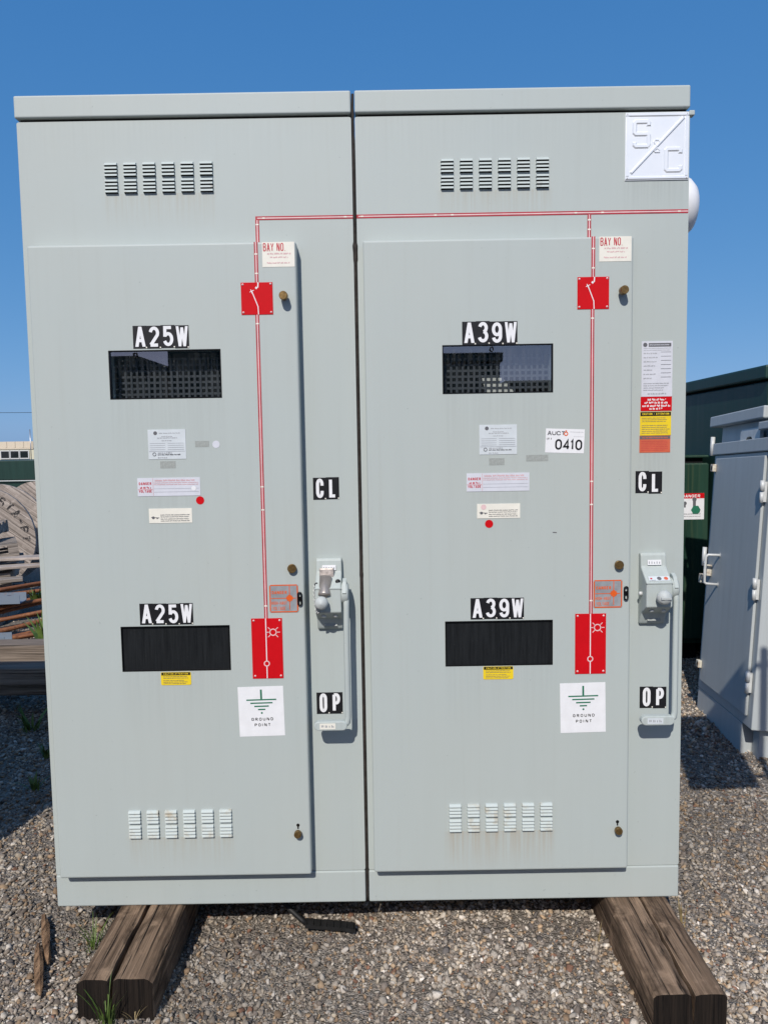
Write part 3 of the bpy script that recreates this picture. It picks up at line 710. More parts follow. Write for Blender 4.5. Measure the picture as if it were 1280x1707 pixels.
    for z in (.53, .46, .39, .32): s.rect(.05, .46, z, z+.010, 'print_soft').rect(.52, .95, z, z+.010, 'print_soft')
    s.rect(0.02, .98, .262, .270, 'print_soft').ring(.16, .17, .0048, .0016, 'print').lines(.25, .62, .19, .24, 1, 'print_soft', .8, 0).lines(.25, .85, .13, .18, 1, 'print', .8, 0).lines(.25, .5, .03, .08, 1, 'print_soft', .7, 0)
    s.build('rating_nameplate', door, o0)
    x_, z_ = P['gp']
    s = Sticker(x_, x_+.046, z_, z_+.021, yf, 'label_grey', th=.0006); s.build('faded_label', door, o0)
    for (a, b_, c, d) in P['gr']: Sticker(a, b_, c, d, yf, 'label_grey', th=.0006).build('faded_label', door, o0)
    # danger card
    x_, z_ = P['dg']
    s = Sticker(x_, x_+.189, z_, z_+.055, yf, 'lilac')
    s.rect(.005, .24, .36, .40, 'softred').text('DANGER', .123, .62, .15, 'redprint', .20, sw=.2).lines(.04, .21, .40, .55, 1, 'redprint', .8, 0).text('VOLTAGE', .123, .20, .15, 'redprint', .21, sw=.2)
    s.rect(.246, .252, .02, .98, 'softred').lines(.28, .96, .76, .95, 1, 'softred', .5, .1).lines(.26, .97, .58, .78, 2, 'softred', .5, .02).rect(.26, .98, .40, .41, 'print_soft').rect(.26, .98, .22, .23, 'print_soft')
    if P.get('dgdot'): s.disc(.895, .40, .0072, 'white')
    s.build('danger_card', door, o0)
    # cream caution strip
    x_, z_ = P['cr']
    s = Sticker(x_, x_+.130, z_, z_+.044, yf, 'cream')
    s.disc(.10, .37, .0045, 'print', 8).disc(.19, .33, .0025, 'print', 6).line([(.05, .40), (.24, .36)], .002, 'print').lines(.27, .95, .36, .62, 2, 'print', .5, .05).lines(.27, .95, .08, .34, 2, 'print', .5, .05)
    if P.get('crdot'): s.disc(.15, .78, .008, 'pink')
    s.build('caution_strip', door, o0)
    x_, z_ = P['rd']
    Sticker(x_-.0125, x_+.0125, z_-.0125, z_+.0125, yf, 'red', th=.0007, radius=.01249).build('red_dot', door, o0)
    # yellow caution under the lower window
    x_, z_ = P['ye']
    s = Sticker(x_, x_+.0925, z_, z_+.0405, yf, 'yellow', radius=.004)
    s.rect(.02, .98, .76, .98, 'black').text('CAUTION ATTENTION', .5, .81, .12, 'yellow', .82, sw=.2).lines(.08, .93, .48, .72, 2, 'print', .45, .1).lines(.08, .93, .06, .42, 3, 'print', .45, .2)
    s.build('yellow_caution_label', door, o0)
    # silver danger plate with a flash
    x_, z_ = P['or']
    s = Sticker(x_, x_+.088, z_, z_+.0865, yf, 'plate_steel', radius=.004)
    for q in ((.0, 1, .955, .995), (.0, 1, .005, .045), (.005, .045, .05, .95), (.955, .995, .05, .95)): s.rect(max(q[0], .04), min(q[1], .96), q[2], q[3], 'orange') if q[1]-q[0] > .5 else s.rect(*q, 'orange')
    s.text('DANGER', .35, .66, .115, 'orange', .52, sw=.20).text('HIGH-HAUT', .34, .28, .12, 'orange', .54, sw=.12, gap=.25).text('VOLTAGE', .33, .09, .12, 'orange', .46, sw=.12, gap=.25)
    s.line([(.06, .51), (.92, .51)], .0022, 'orange').line([(.70, .95), (.70, .10)], .0022, 'orange')
    for ang in range(0, 180, 30):
        ca, sa = math.cos(rad(ang+15))*.12, math.sin(rad(ang+15))*.12; s.line([(.70-ca, .51-sa), (.70+ca, .51+sa)], .0035, 'orange')
    s.build('danger_plate', door, o0)
    # ground point sheet
    x_, z_ = P['gw']
    s = Sticker(x_, x_+.140, z_, z_+.157, yf, 'white', rot=rad(-.9), th=.0006)
    s.line([(.51, .94), (.51, .75)], .0058, 'greenprint')
    for i, (hw_, zz) in enumerate(((.33, .735), (.245, .67), (.16, .605), (.08, .54))): s.line([(.51-hw_, zz), (.51+hw_, zz)], .0042, 'greenprint')
    s.disc(.51, .47, .0032, 'greenprint', 8)
    s.text('GROUND', .515, .315, .060, 'black', .48, sw=.18, gap=.55).text('POINT', .515, .200, .060, 'black', .35, sw=.18, gap=.55)
    s.build('ground_point_sheet', door, o0)
    # CL / OP tiles on the fixed panel
    tiles('CL', *P['CL'], 0, body, o0); tiles('OP', *P['OP'], 0, body, o0)
    # ---- operating handle
    hx = P['hx']; hw = .0395
    hb = MB()
    hb.prism_x([(0, 1.320), (-.016, 1.320), (-.020, 1.312), (-.024, 1.278), (-.078, 1.236), (-.078, 1.162), (-.030, 1.134), (-.017, 1.105), (-.012, 1.097), (0, 1.097)], hx-hw, hx+hw)
    H = part(hb, 'operating_handle', 'paint2', bevel=.004, seg=3)
    part(MB().box(hx-hw-.001, hx+hw+.0005, -.0800, -.0755, 1.2340, 1.2372), 'shelf_lip', 'paint2', H)
    mb = MB()
    if P['lock']:
        ks = hx-.019
        mb.lathe([(0, 0), (.010, 0), (.010, .008), (.017, .010), (.0205, .018), (.0195, .028), (.013, .036), (0, .039)], (ks, -.078, 1.196), (0, -1, 0), 20)
    else: mb.lathe([(0, 0), (.012, 0), (.012, .006), (.018, .008), (.0225, .018), (.0215, .028), (.015, .037), (0, .040)], (hx+.006, -.078, 1.196), (0, -1, 0), 20)
    if not P['lock']: mb.box(hx+.006-.015, hx+.006+.015, -.1195, -.112, 1.193, 1.199)
    part(mb, 'selector_knob', 'knobgrey', H)
    # screws under the shelf and side bolt
    mb = MB()
    for sx in (-.016, .02): mb.lathe([(0, 0), (.007, 0), (.007, .004), (.004, .0055), (0, .0055)], (hx+sx, -.054, 1.148), (0, -.57, -.82), 10)
    part(mb, 'screw', 'chrome', H)
    if not P['lock']:
        mb = MB(); mb.lathe([(0, 0), (.0065, 0), (.0065, .007), (.004, .010), (0, .010)], (hx-hw, -.035, 1.197), (-1, 0, 0), 12); part(mb, 'side_bolt', 'chrome', H)
    # plates on the handle
    s = Sticker(hx-.020, hx+.022, 1.2835, 1.2995, -.0255, 'white'); s.lines(.08, .92, .2, .75, 1, 'print_soft', .9, 0)
    o = s.build('handle_nameplate', H, o0); o.rotation_euler = (rad(-6), 0, 0)
    if not P['lock']:
        s = Sticker(hx-.030, hx+.034, 0, .018, 0, 'silver'); s.disc(.12, .5, .0035, 'redprint', 8).disc(.5, .5, .007, 'print', 10).disc(.82, .5, .0065, 'orange2', 10).lines(.05, .3, .02, .2, 1, 'print', .8, 0)
        o = s.build('position_plate', H, o0); o.location = (hx+.002, -.0652, 1.2472); o.rotation_euler = (rad(-52), 0, 0)
    s = Sticker(hx-.018, hx+.022, 1.108, 1.122, -.0215, 'label_grey'); o = s.build('handle_nameplate', H, o0); o.rotation_euler = (rad(-24), 0, 0)
    # pivot, lever, grip
    px0 = hx+hw; mb = MB()
    mb.lathe([(0, 0), (.031, 0), (.033, .003), (.033, .017), (.029, .021), (0, .021)], (px0, -.048, 1.215), (1, 0, 0), 26)
    mb.prism_x([(-.030, 1.245), (-.048, 1.262), (-.066, 1.254), (-.084, 1.222), (-.060, 1.205)], px0+.004, px0+.015)
    part(mb, 'lever_pivot', 'paint2', H)
    lv = MB(); lx0 = hx+hw+.013
    path = [(lx0+.001, -.060, 1.215), (lx0+.001, -.066, 1.200), (lx0+.001, -.069, 1.175), (lx0, -.070, 1.10), (lx0, -.070, .835), (lx0-.002, -.070, .820), (lx0-.010, -.070, .812), (lx0-.022, -.070, .811)]
    lv.tube(path, [.008, .0095, .009, .009, .009, .0095, .010, .0105], 12)
    lever = part(lv, 'lever', 'paint2', H)
    gp = MB(); gx1 = lx0-.014; gx0 = hx-.052
    n = 12; prof = arc(gx0+.0145, .811, .0145, .0145, 90, 270, 8)+arc(gx1-.003, .811, .0145, .0145, -90, 90, 8)
    gp.prism_y(prof, -.082, -.058); part(gp, 'lever_grip', 'paint2', H, bevel=.003)
    s = Sticker(gx0+.018, gx0+.066, .802, .820, -.0821, 'cream' if P['lock'] else 'silver', th=.0005); s.lines(.1, .9, .2, .8, 1, 'print_soft', .7, 0); s.build('grip_label', H, o0)
    if P['lock']:
        kx = hx-.006
        mb = MB(); mb.box(kx-.022, kx+.022, -.042, -.028, 1.262, 1.292); part(mb, 'interlock_plate', 'worn_plate', H, bevel=.003)
        mb = MB(); d = Vector((-.05, -.42, -.90)).normalized(); p0 = Vector((kx-.002, -.052, 1.268))
        mb.lathe([(0, 0), (.0185, 0), (.0185, .050), (.0195, .052), (.0195, .059), (.009, .060), (.006, .066), (0, .067)], p0, d, 20); part(mb, 'interlock_cylinder', 'bronze', H)
        mb = MB(); p1 = p0+d*.066; q = Vector((hx-.034, -.086, 1.168))
        for k in range(9):
            t_ = k/8; c_ = p1.lerp(q, t_)+Vector((0, -.006, -.022*math.sin(math.pi*t_)*.7)); ax = (Vector((1, 0, 0)) if k % 2 else Vector((.3, -1, 0))).normalized(); dv = (q-p1).normalized()
            mb.tube([c_+ax*.0028*math.cos(u)+dv*.0048*math.sin(u) for u in np.linspace(0, 2*math.pi, 9)], .0010, 5)
        q2 = Vector((hx-.042, -.045, 1.245))
        for k in range(13):
            t_ = k/12; c_ = q.lerp(q2, t_)+Vector((-.004*math.sin(math.pi*t_), -.004, 0)); ax = (Vector((1, 0, 0)) if k % 2 else Vector((.2, -1, 0))).normalized(); dv = (q2-q).normalized()
            mb.tube([c_+ax*.0026*math.cos(u)+dv*.0046*math.sin(u) for u in np.linspace(0, 2*math.pi, 9)], .0010, 5)
        part(mb, 'chain', 'steel', H)
        mb = MB(); mb.lathe([(0, 0), (.008, 0), (.009, .006), (.007, .012), (0, .012)], (hx+.028, -.048, 1.252), (.2, -1, -.2), 12); mb.lathe([(0, 0), (.006, 0), (.006, .012), (0, .012)], (hx-.033, -.05, 1.248), (-.3, -1, -.3), 10); part(mb, 'lock_stud', 'blacksteel', H)
    return root, body, door, org, part

P1 = dict(win=(-.7405, -.4085), rear=False, lv=(-.745, 2.5105), lv2=(-.743, .5335), door=(-.9685, -.1755, .319, 2.2675),
 mesh=(.004, .003), eye=-.663, k=(-.213, 2.106), m=(-.211, 1.2955), b=(-.214, .459), hook=(-.190, 1.201), rx=-.2935, sq=(-.341, 2.0565), rr=(-.341, .9535), bay=(-.275, 2.194),
 A=(-.666, -.500, 1.963, 2.030), B=(-.681, -.518, 1.127, 1.193), np=(-.634, 1.633), gp=(-.600, 1.606), gr=[(-.493, -.451, 1.668, 1.686)], dg=(-.671, 1.522), dgdot=True, cr=(-.640, 1.440), rd=(-.484, 1.507), ye=(-.624, .9375),
 gw=(-.388, .771), CL=(-.146, -.066, 1.501, 1.569), OP=(-.151, -.069, .823, .892), hx=-.1015, lock=True)
P1['or'] = (-.283, 1.159)
P2 = dict(win=(.2535, .5815), rear=True, lv=(.256, 2.506), lv2=(.258, .5375), door=(.022, .820, .322, 2.2665),
 mesh=(.006, .006), eye=.400, k=(.785, 2.106), m=(.782, 1.290), b=(.786, .453), hook=(.805, 1.202), rx=.7005, sq=(.654, 2.0565), rr=(.651, .9515), bay=(.718, 2.194),
 A=(.312, .476, 1.958, 2.026), B=(.331, .494, 1.127, 1.193), np=(.361, 1.631), gp=(.390, 1.599), gr=[(.502, .568, 1.609, 1.628)], dg=(.322, 1.520), crdot=True, cr=(.353, 1.438), rd=(.389, 1.421), ye=(.3685, .939),
 gw=(.606, .766), CL=(.847, .929, 1.503, 1.571), OP=(.867, .951, .823, .892), hx=.8985, lock=False)
P2['or'] = (.7065, 1.157)

r1, body1, door1, org1, part1 = build_bay(-1.0, -.0075, -.996, 'A25W', 'left grey steel cabinet with door marked A25W, key lock and chain on its handle', P1)
r2, body2, door2, org2, part2 = build_bay(.0035, .998, 0, 'A39W', 'right grey steel cabinet with door marked A39W and square metal badge in its top corner', P2)

# seal squeezed out of the joint between the two cabinets
mb = MB(); pz = list(np.arange(.203, 2.716, .02)); rgs = random.Random(5)
mb.tube([(-.002+rgs.uniform(-.0006, .0006), .0018+rgs.uniform(-.0015, .001), z) for z in pz], [.0036+rgs.random()**3*.0014+(.0035 if abs(z-2.24) < .025 else 0)+(.0018 if abs(z-1.27) < .06 else 0) for z in pz], 7)
part1(mb, 'joint_seal', 'seal', r1)
# diagram line on the fixed panels
mimic([(-.294, 2.3485), (-.0075, 2.3485)], 0, body1, None, [(-.275, 2.3485), (-.03, 2.3485)])
mimic([(-.2945, 2.278), (-.2945, 2.343)], 0, body1, None, [(-.2945, 2.330)])
mimic([(.009, 2.349), (.997, 2.349)], 0, body2, None, [(.02, 2.349), (.24, 2.349), (.29, 2.349), (.66, 2.349), (.74, 2.349), (.97, 2.349)])
mimic([(.7005, 2.2755), (.7005, 2.3435)], 0, body2, None, [(.7005, 2.328), (.7005, 2.300)])
# square stamped badge
bx0, bx1, bz0, bz1 = .806, .9945, 2.440, 2.6345
mb = MB(); mb.box(bx0, bx1, -.003, 0, bz0, bz1); rw = .012
for (x0, x1, z0, z1) in ((bx0+.001, bx1-.001, bz1-rw, bz1-.001), (bx0+.001, bx1-.001, bz0+.001, bz0+rw)):
    mb.prism_x([(-.003, z0), (-.0055, z0+.003), (-.0055, z1-.003), (-.003, z1)], x0, x1)
for (x0, x1) in ((bx0+.001, bx0+rw), (bx1-rw, bx1-.001)):
    mb.box(x0+.0015, x1-.0015, -.0053, -.003, bz0+rw, bz1-rw)
def offset_line(pts, hw):
    P = [Vector(p) for p in pts]; L = []; Rr = []
    for i in range(len(P)):
        d1 = (P[i]-P[i-1]).normalized() if i else None; d2 = (P[i+1]-P[i]).normalized() if i < len(P)-1 else None
        d1 = d1 or d2; d2 = d2 or d1; n1 = Vector((-d1.y, d1.x)); n2 = Vector((-d2.y, d2.x)); m = (n1+n2).normalized(); k = hw/max(.42, m.dot(n1))
        L.append(P[i]+m*k); Rr.append(P[i]-m*k)
    return L+Rr[::-1]
def raised(mb, pts, hw, y0, y1):
    """one embossed stroke: outline with sloped flanks and a flat crown"""
    lo = offset_line(pts, hw); P = [Vector(p) for p in pts]; d0 = (P[1]-P[0]).normalized()*hw*.45; d1 = (P[-1]-P[-2]).normalized()*hw*.45
    hi = offset_line([P[0]+d0]+P[1:-1]+[P[-1]-d1], hw*.5); n = len(lo); m = n//2
    vs = [(p.x, y0, p.y) for p in lo]+[(p.x, y1, p.y) for p in hi]
    fs = [(i, (i+1) % n, (i+1) % n+n, i+n) for i in range(n)]+[(n+i, n+i+1, n+n-2-i, n+n-1-i) for i in range(m-1)]
    mb.add(vs, fs)
W_, H_ = bx1-bx0, bz1-bz0
def bp(a, b): return (bx0+a*W_, bz1-b*H_)
raised(mb, [bp(.085, .90), bp(.92, .075)], .0044, -.003, -.0072)
e = .0058
for pts in ([(.365, .205), (.365, .155), (.345, .135), (.165, .135), (.145, .155), (.145, .295), (.165, .315), (.345, .315), (.365, .335), (.365, .475), (.345, .495), (.165, .495), (.145, .475), (.145, .43)],
            [(.87, .615), (.87, .565), (.85, .545), (.665, .545), (.645, .565), (.645, .84), (.665, .86), (.85, .86), (.87, .84), (.87, .785)]):
    raised(mb, [bp(a, b) for a, b in pts], .0072, -.003, -.0058)
raised(mb, [bp(*p) for p in ((.47, .47), (.455, .44), (.465, .405), (.525, .405), (.535, .43))], .0024, -.003, -.0056)
raised(mb, [bp(*p) for p in ((.55, .585), (.47, .585), (.455, .56), (.50, .525), (.545, .56))], .0024, -.003, -.0056)
for q in ((.03, .03), (.97, .03), (.03, .97), (.97, .97)):
    a, b = bp(*q); mb.lathe([(.0034, 0), (.003, .002), (0, .003)], (a, -.003, b), (0, -1, 0), 10, 1)
part2(mb, 'maker_badge', ['badge', 'bronze'], body2, bevel=0)
# labels on the right-hand fixed panel
s = Sticker(.862, .956, 1.799, 1.966, 0, 'lilac')
s.disc(.11, .935, .0065, 'print', 14).rect(.22, .95, .90, .965, 'print').lines(.25, .92, .915, .95, 1, 'lilac', .5, .1)
s.lines(.06, .95, .82, .89, 2, 'print_soft', .3, .1)
for i in range(7): s.rect(.62, .95, .80-i*.075, .805-i*.075, 'print').lines(.06, .56, .765-i*.075, .80-i*.075, 1, 'print_soft', .6, .5, seed=i)
s.lines(.06, .93, .10, .26, 4, 'print_soft', .4, .3).lines(.2, .8, .03, .08, 1, 'print_soft', .5, 0)
s.build('information_label', body2, (0, 0, 0))
s = Sticker(.8605, .9555, 1.7555, 1.7985, 0, 'red')
for z, a, b in ((.70, .22, .80), (.48, .12, .88), (.26, .05, .95), (.06, .28, .72)): s.lines(a, b, z, z+.20, 1, 'white', .75, 0, seed=int(z*50))
s.build('red_warning_label', body2, (0, 0, 0))
s = Sticker(.859, .954, 1.681, 1.753, 0, 'yellow')
s.rect(.01, .99, .82, .99, 'black').text('CAUTION - ATTENTION', .5, .865, .085, 'yellow', .86, sw=.2).lines(.05, .95, .55, .77, 3, 'print', .4, .15).lines(.05, .95, .06, .46, 5, 'print', .4, .15)
s.build('yellow_caution_label', body2, (0, 0, 0))
s = Sticker(.858, .9525, 1.6285, 1.680, 0, 'orange2')
s.rect(.01, .99, .80, .98, 'print').lines(.08, .92, .82, .96, 1, 'orange2', .5, 0).lines(.05, .95, .08, .72, 6, 'redprint', .35, .15)
s.build('orange_label', body2, (0, 0, 0))
# auction card, a little crooked
s = Sticker(.560, .6765, 1.632, 1.704, -DT, 'white', rot=rad(2.4), th=.0006)
a = text(s.mb, 'AUCT', -.0535, .0165, .0125, .0125, .0026, s.y(), s.mi('print'), IDENT, .10)
s.ring(.52, .80, .0052, .0030, 'orange', 14).rect(.50, .54, .90, .94, 'orange').lines(.62, .98, .84, .92, 1, 'print_soft', .25, 0).lines(.72, .98, .66, .72, 1, 'print_soft', .25, 0)
s.text('LOT #', .09, .545, .075, 'print', .13, sw=.2)
s.text('0410', .60, .13, .44, 'black', .70, sw=.165, gap=.16)
s.build('auction_lot_card', door2, (0, 0, 0))
# white round stickers / scuff on the doors
Sticker(-.441, -.419, 1.664, 1.686, -DT, 'lilac', th=.0006, radius=.0108).build('white_dot', door1, (0, 0, 0))
Sticker(.582, .594, 1.390, 1.393, -DT, 'print', th=.0004, rot=rad(4)).build('scuff_mark', door2, (0, 0, 0))
# round cover on the right-hand side wall
mb = MB(); mb.lathe([(.088, 0), (.094, .004), (.094, .020), (.089, .040), (.072, .058), (.04, .068), (0, .071)], (.998, .135, 2.398), (1, 0, 0), 32)
part2(mb, 'round_cover', 'white', r2)
mb = MB(); mb.box(.995, 1.012, -.004, .02, 2.625, 2.640); part2(mb, 'lug', 'paint', r2, bevel=.003)

# ================================================================== TIMBERS UNDER THE CABINETS
def timber(x0f, x1f, x0b, x1b, yf, yb, z0, z1, gapf, gapb, crack_w, label, seed, taper=.012):
    """a heavy square baulk split lengthwise by a deep drying crack: rings of points along its length"""
    rg = random.Random(seed); n = 46; prof_n = None; vs = []
    for i in range(n+1):
        t_ = i/n; y = yf+(yb-yf)*t_
        xa = x0f+(x0b-x0f)*t_; xb = x1f+(x1b-x1f)*t_; g_ = gapf+(gapb-gapf)*t_+.0022*math.sin(i*.35+seed)+.0012*math.sin(i*1.9)+rg.uniform(-.0012, .0012)
        cw = crack_w*max(.18, 1-1.1*t_)*(.8+.4*rg.random()); dp = min((z1-z0)*.62, .10)*max(.3, 1-.6*t_)
        j = lambda a=.0007: rg.uniform(-a, a)
        e_ = taper+rg.random()*.005
        ring = [(xa+j(), z0), (xa+j(), z0+(z1-z0)*.5), (xa+j(.0012), z1-e_), (xa+e_*.8, z1-e_*.25+j()), (xa+.022, z1+j()), ((xa+g_)/2, z1+j()), (g_-cw-.012, z1+j(.002)), (g_-cw, z1-.004), (g_-cw*.4, z1-dp*.5), (g_, z1-dp), (g_+cw*.35, z1-dp*.5), (g_+cw*.8, z1-.005), (g_+cw*.8+.012, z1+j(.002)), ((xb+g_)/2, z1+j()), (xb-.022, z1+j()), (xb-e_*.8, z1-e_*.25+j()), (xb+j(.0012), z1-e_), (xb+j(), z0+(z1-z0)*.5), (xb+j(), z0)]
        yo = y+(rg.uniform(-.004, .004) if i else 0)
        vs += [(x, yo, z) for x, z in ring]; m = len(ring)
    mb = MB()
    fs = [(i*m+k, i*m+(k+1) % m, (i+1)*m+(k+1) % m, (i+1)*m+k) for i in range(n) for k in range(m)]
    mb.add(vs, fs, 0)
    # end faces, each side of the crack
    for base in (0, n*m):
        mb.add([vs[base+k] for k in list(range(0, 10))+[18]], [(0, 1, 2, 3, 4, 5, 6, 7, 8, 9, 10)], 1)
        mb.add([vs[base+k] for k in range(9, 19)], [tuple(range(10))], 1)
    o = mb.build('timber_beam', ['tie', 'tie_end'], org=((x0f+x1f)/2, (yf+yb)/2, z0))
    tag(o, label, 'timber', 'creosoted timbers under the cabinets'); return o
timber(-.802, -.592, -.800, -.600, -.35, 1.35, .03, .199, -.708, -.716, .0095, 'split dark brown timber under the A25W cabinet with rounded front end', 3)
timber(.763, .958, .762, .963, -.445, 1.35, .03, .199, .872, .881, .0065, 'cracked brown timber under the A39W cabinet with square dark front end', 11, .005)

# black strap under the left cabinet
mb = MB()
pth = [(-.52, .30, .150), (-.40, .20, .152), (-.31, .12, .150), (-.265, .085, .125), (-.225, .07, .096), (-.21, .064, .088)]
mb.tube(pth, .0085, 8)
fl = [(-.212, .062), (-.15, .054), (-.10, .046), (-.045, .034)]
for (xa, ya), (xb, yb_) in zip(fl[:-1], fl[1:]):
    mb.add([(xa, ya-.016, .094), (xb, yb_-.016, .092), (xb, yb_+.016, .096), (xa, ya+.016, .098), (xa, ya-.016, .082), (xb, yb_-.016, .080), (xb, yb_+.016, .082), (xa, ya+.016, .084)], [(0, 1, 2, 3), (4, 7, 6, 5), (0, 4, 5, 1), (2, 6, 7, 3), (0, 3, 7, 4), (1, 5, 6, 2)], 0)
for i in range(8):
    t_ = i/7; x = -.205+.155*t_; y = .062-.026*t_; mb.box(x-.0006, x+.0006, y-.0165, y+.0165, .0935, .0972, 1)
o = mb.build('black_hose', ['rubber', 'blacksteel'], org=(-.2, .1, .05)); tag(o, 'flattened black rubber hose end poking out from under the left cabinet', 'hose')

# splintered wood pieces on the gravel
def stick(path, rs, label, seed):
    mb = MB(); mb.tube(path, rs, 7); rg = random.Random(seed)
    mb.v = [(x+rg.uniform(-.003, .003), y, z+rg.uniform(-.003, .003)) for x, y, z in mb.v]
    mb.sm = [False]*len(mb.sm)
    o = mb.build('wood_piece', 'stick', org=path[0]); tag(o, label, 'stick', 'broken wood pieces on the gravel')
stick([(-1.105, .125, .095), (-1.075, .065, .092), (-1.045, .0, .089), (-1.005, -.08, .085), (-.99, -.11, .082)], [.006, .012, .012, .010, .003], 'broken brown stick on gravel, nearer the cabinet corner', 1)
stick([(-1.056, -.03, .096), (-1.040, -.065, .093), (-1.010, -.13, .089), (-.966, -.225, .085), (-.955, -.25, .083)], [.004, .012, .013, .011, .004], 'pale splintered stick on gravel, nearer the bottom edge', 2)

# weeds
def tuft(loc, n, h, spread, mat, label, name='weed', seed=0, leafy=False, group='weeds growing in the gravel'):
    rg = random.Random(seed); mb = MB()
    for k in range(n):
        a = rg.uniform(0, 6.283); r0 = spread*.25*rg.random(); L = h*rg.uniform(.55, 1.1); lean = rg.uniform(.15, .9)*spread/h
        d = Vector((math.cos(a), math.sin(a), 0)); s_ = Vector((-d.y, d.x, 0)); p = d*r0; wd = h*(.020 if not leafy else .08)*rg.uniform(.7, 1.3); pts = []
        for i in range(5):
            t_ = i/4; q = p+d*(lean*L*t_**1.6)+Vector((0, 0, L*(t_-.28*lean*t_*t_))); ww = wd*(1-t_)**.7*(1 if not leafy else (.35+2.2*t_*(1-t_)+.2)); pts.append((q, ww))
        vs = []
        for q, ww in pts: vs += [tuple(q-s_*ww), tuple(q+s_*ww)]
        mb.add(vs, [(2*i, 2*i+1, 2*i+3, 2*i+2) for i in range(4)], 0)
    o = mb.build(name, mat, recalc=False); o.location = loc; tag(o, label, 'weed', group); return o
tuft((-.885, -.02, .072), 30, .10, .12, 'leaf', 'small feathery green weed on the left flank of the left timber', seed=1)
tuft((-.715, -.372, .09), 30, .13, .10, 'leaf', 'green grass tuft against the front end of the left timber', 'grass_tuft', 2)
tuft((-.64, -.366, .09), 9, .05, .07, 'straw', 'dry straw tuft at the foot of the left timber', 'grass_tuft', 9)
tuft((.735, -.03, .07), 9, .07, .07, 'straw', 'dry grass wisp beside the right timber', 'grass_tuft', 5)
tuft((1.02, .02, .07), 9, .13, .05, 'straw', 'dry stalks at the right front corner of the right cabinet', 'grass_tuft', 6)
for i, (x, y, h, lb) in enumerate(((-1.98, 1.95, .16, 'dark leafy weed in the shade in front of the stacked timbers'), (-1.72, 1.55, .10, 'low weed in the shade near the left cabinet side'), (-2.02, 1.35, .10, 'low weed in the shade at the left picture edge'), (-1.60, 1.15, .09, 'small weed in the shade closest to the sunlit gravel'))):
    tuft((x, y, GZ), 14, h, h*1.1, 'leaf', lb, seed=20+i, leafy=True)
tuft((-2.45, 3.25, .22), 22, .30, .26, 'leaf', 'bright green leafy weed behind the stacked timbers', seed=31, leafy=True)
tuft((-3.0, 4.3, .35), 14, .22, .20, 'leaf', 'smaller green weed among the rusty bars', seed=32, leafy=True)

# ================================================================== LEFT BACKGROUND
def baulk(x0, x1, y0, y1, z0, z1, mat, label, rot=0, cat='timber', group='squared timbers stacked left of the cabinets', name='timber'):
    mb = MB(); mb.box(-(x1-x0)/2, (x1-x0)/2, -(y1-y0)/2, (y1-y0)/2, 0, z1-z0)
    o = mb.build(name, mat, bevel=min(.008, (z1-z0)*.12)); o.location = ((x0+x1)/2, (y0+y1)/2, z0); o.rotation_euler = (0, 0, rot); return tag(o, label, cat, group)
baulk(-4.1, -1.45, 2.36, 2.54, .335, .465, 'wood_x', 'weathered timber at the back of the stack, its top in the sun', .004)
baulk(-4.0, -1.50, 2.13, 2.31, .280, .385, 'wood_x', 'weathered timber at the front of the stack', -.006)
baulk(-4.0, -1.55, 2.17, 2.33, .205, .278, 'wood_x', 'weathered timber at the bottom of the stack', .002)
baulk(-3.6, -3.4, 2.1, 2.6, GZ-.01, .203, 'wood_x', 'short bearer block under the far left end of the timber stack', group='bearer blocks under the timber stack')
baulk(-1.75, -1.57, 2.1, 2.6, GZ-.01, .203, 'wood_x', 'short bearer block under the right end of the timber stack', group='bearer blocks under the timber stack')
baulk(-3.2, -3.0, 2.36, 2.52, .203, .333, 'wood_x', 'block holding up the back timber of the stack', group='bearer blocks under the timber stack')
# steel trays
def tray(x0, x1, y, z, label, rot):
    mb = MB(); w_ = .16; L = x1-x0
    mb.box(-L/2, L/2, -w_/2, w_/2, 0, .006); mb.box(-L/2, L/2, -w_/2, -w_/2+.006, .006, .07); mb.box(-L/2, L/2, w_/2-.006, w_/2, .006, .07)
    o = mb.build('steel_channel', 'channel'); o.location = ((x0+x1)/2, y, z); o.rotation_euler = (0, 0, rot); tag(o, label, 'steel channel', 'grey steel channels in the scrap pile')
tray(-4.3, -2.63, 2.95, .30, 'lower blue grey steel channel just behind the stacked timbers', rad(8))
tray(-4.6, -2.95, 3.9, .43, 'upper blue grey steel channel with white pegs', rad(6))
mb = MB()
for i in range(3):
    x = -3.45+.16*i; mb.box(x-.016, x+.016, 3.86+.012*i, 3.885+.012*i, .43, .60)
o = mb.build('white_pegs', 'chrome', org=(-3.3, 3.87, .43)); tag(o, 'row of white pegs standing in the upper steel channel', 'pegs')
# rusty bars
rg = random.Random(12)
NTH = 'first second third fourth fifth sixth seventh eighth ninth tenth eleventh twelfth thirteenth fourteenth fifteenth sixteenth seventeenth eighteenth nineteenth twentieth'.split()
for i in range(20):
    yc = 3.05+.088*i; x = -2.72-.24*(yc-3.2)+rg.uniform(-.16, .16); z = .12+.017*i+rg.uniform(-.02, .035); a = rad(rg.uniform(30, 62))
    L = rg.uniform(.8, 1.25); mb = MB(); bend = rg.uniform(-.05, .05); mb.tube([(-L, bend, -.06), (-L*.4, 0, 0), (L*.3, 0, .01), (L, bend*.7, .05)], rg.uniform(.009, .022), 7)
    o = mb.build('rusty_bar', 'rust'); o.location = (x, yc, z); o.rotation_euler = (0, rad(rg.uniform(-5, 2)), a)
    lb = {0: 'rusty bar lowest and nearest in the heap behind the timbers', 19: 'rusty bar farthest back in the heap by the pallets'}.get(i, f'rusty steel bar in the heap, {NTH[i]} from the timbers')
    tag(o, lb, 'steel bar', 'rusty bars heaped behind the timbers')
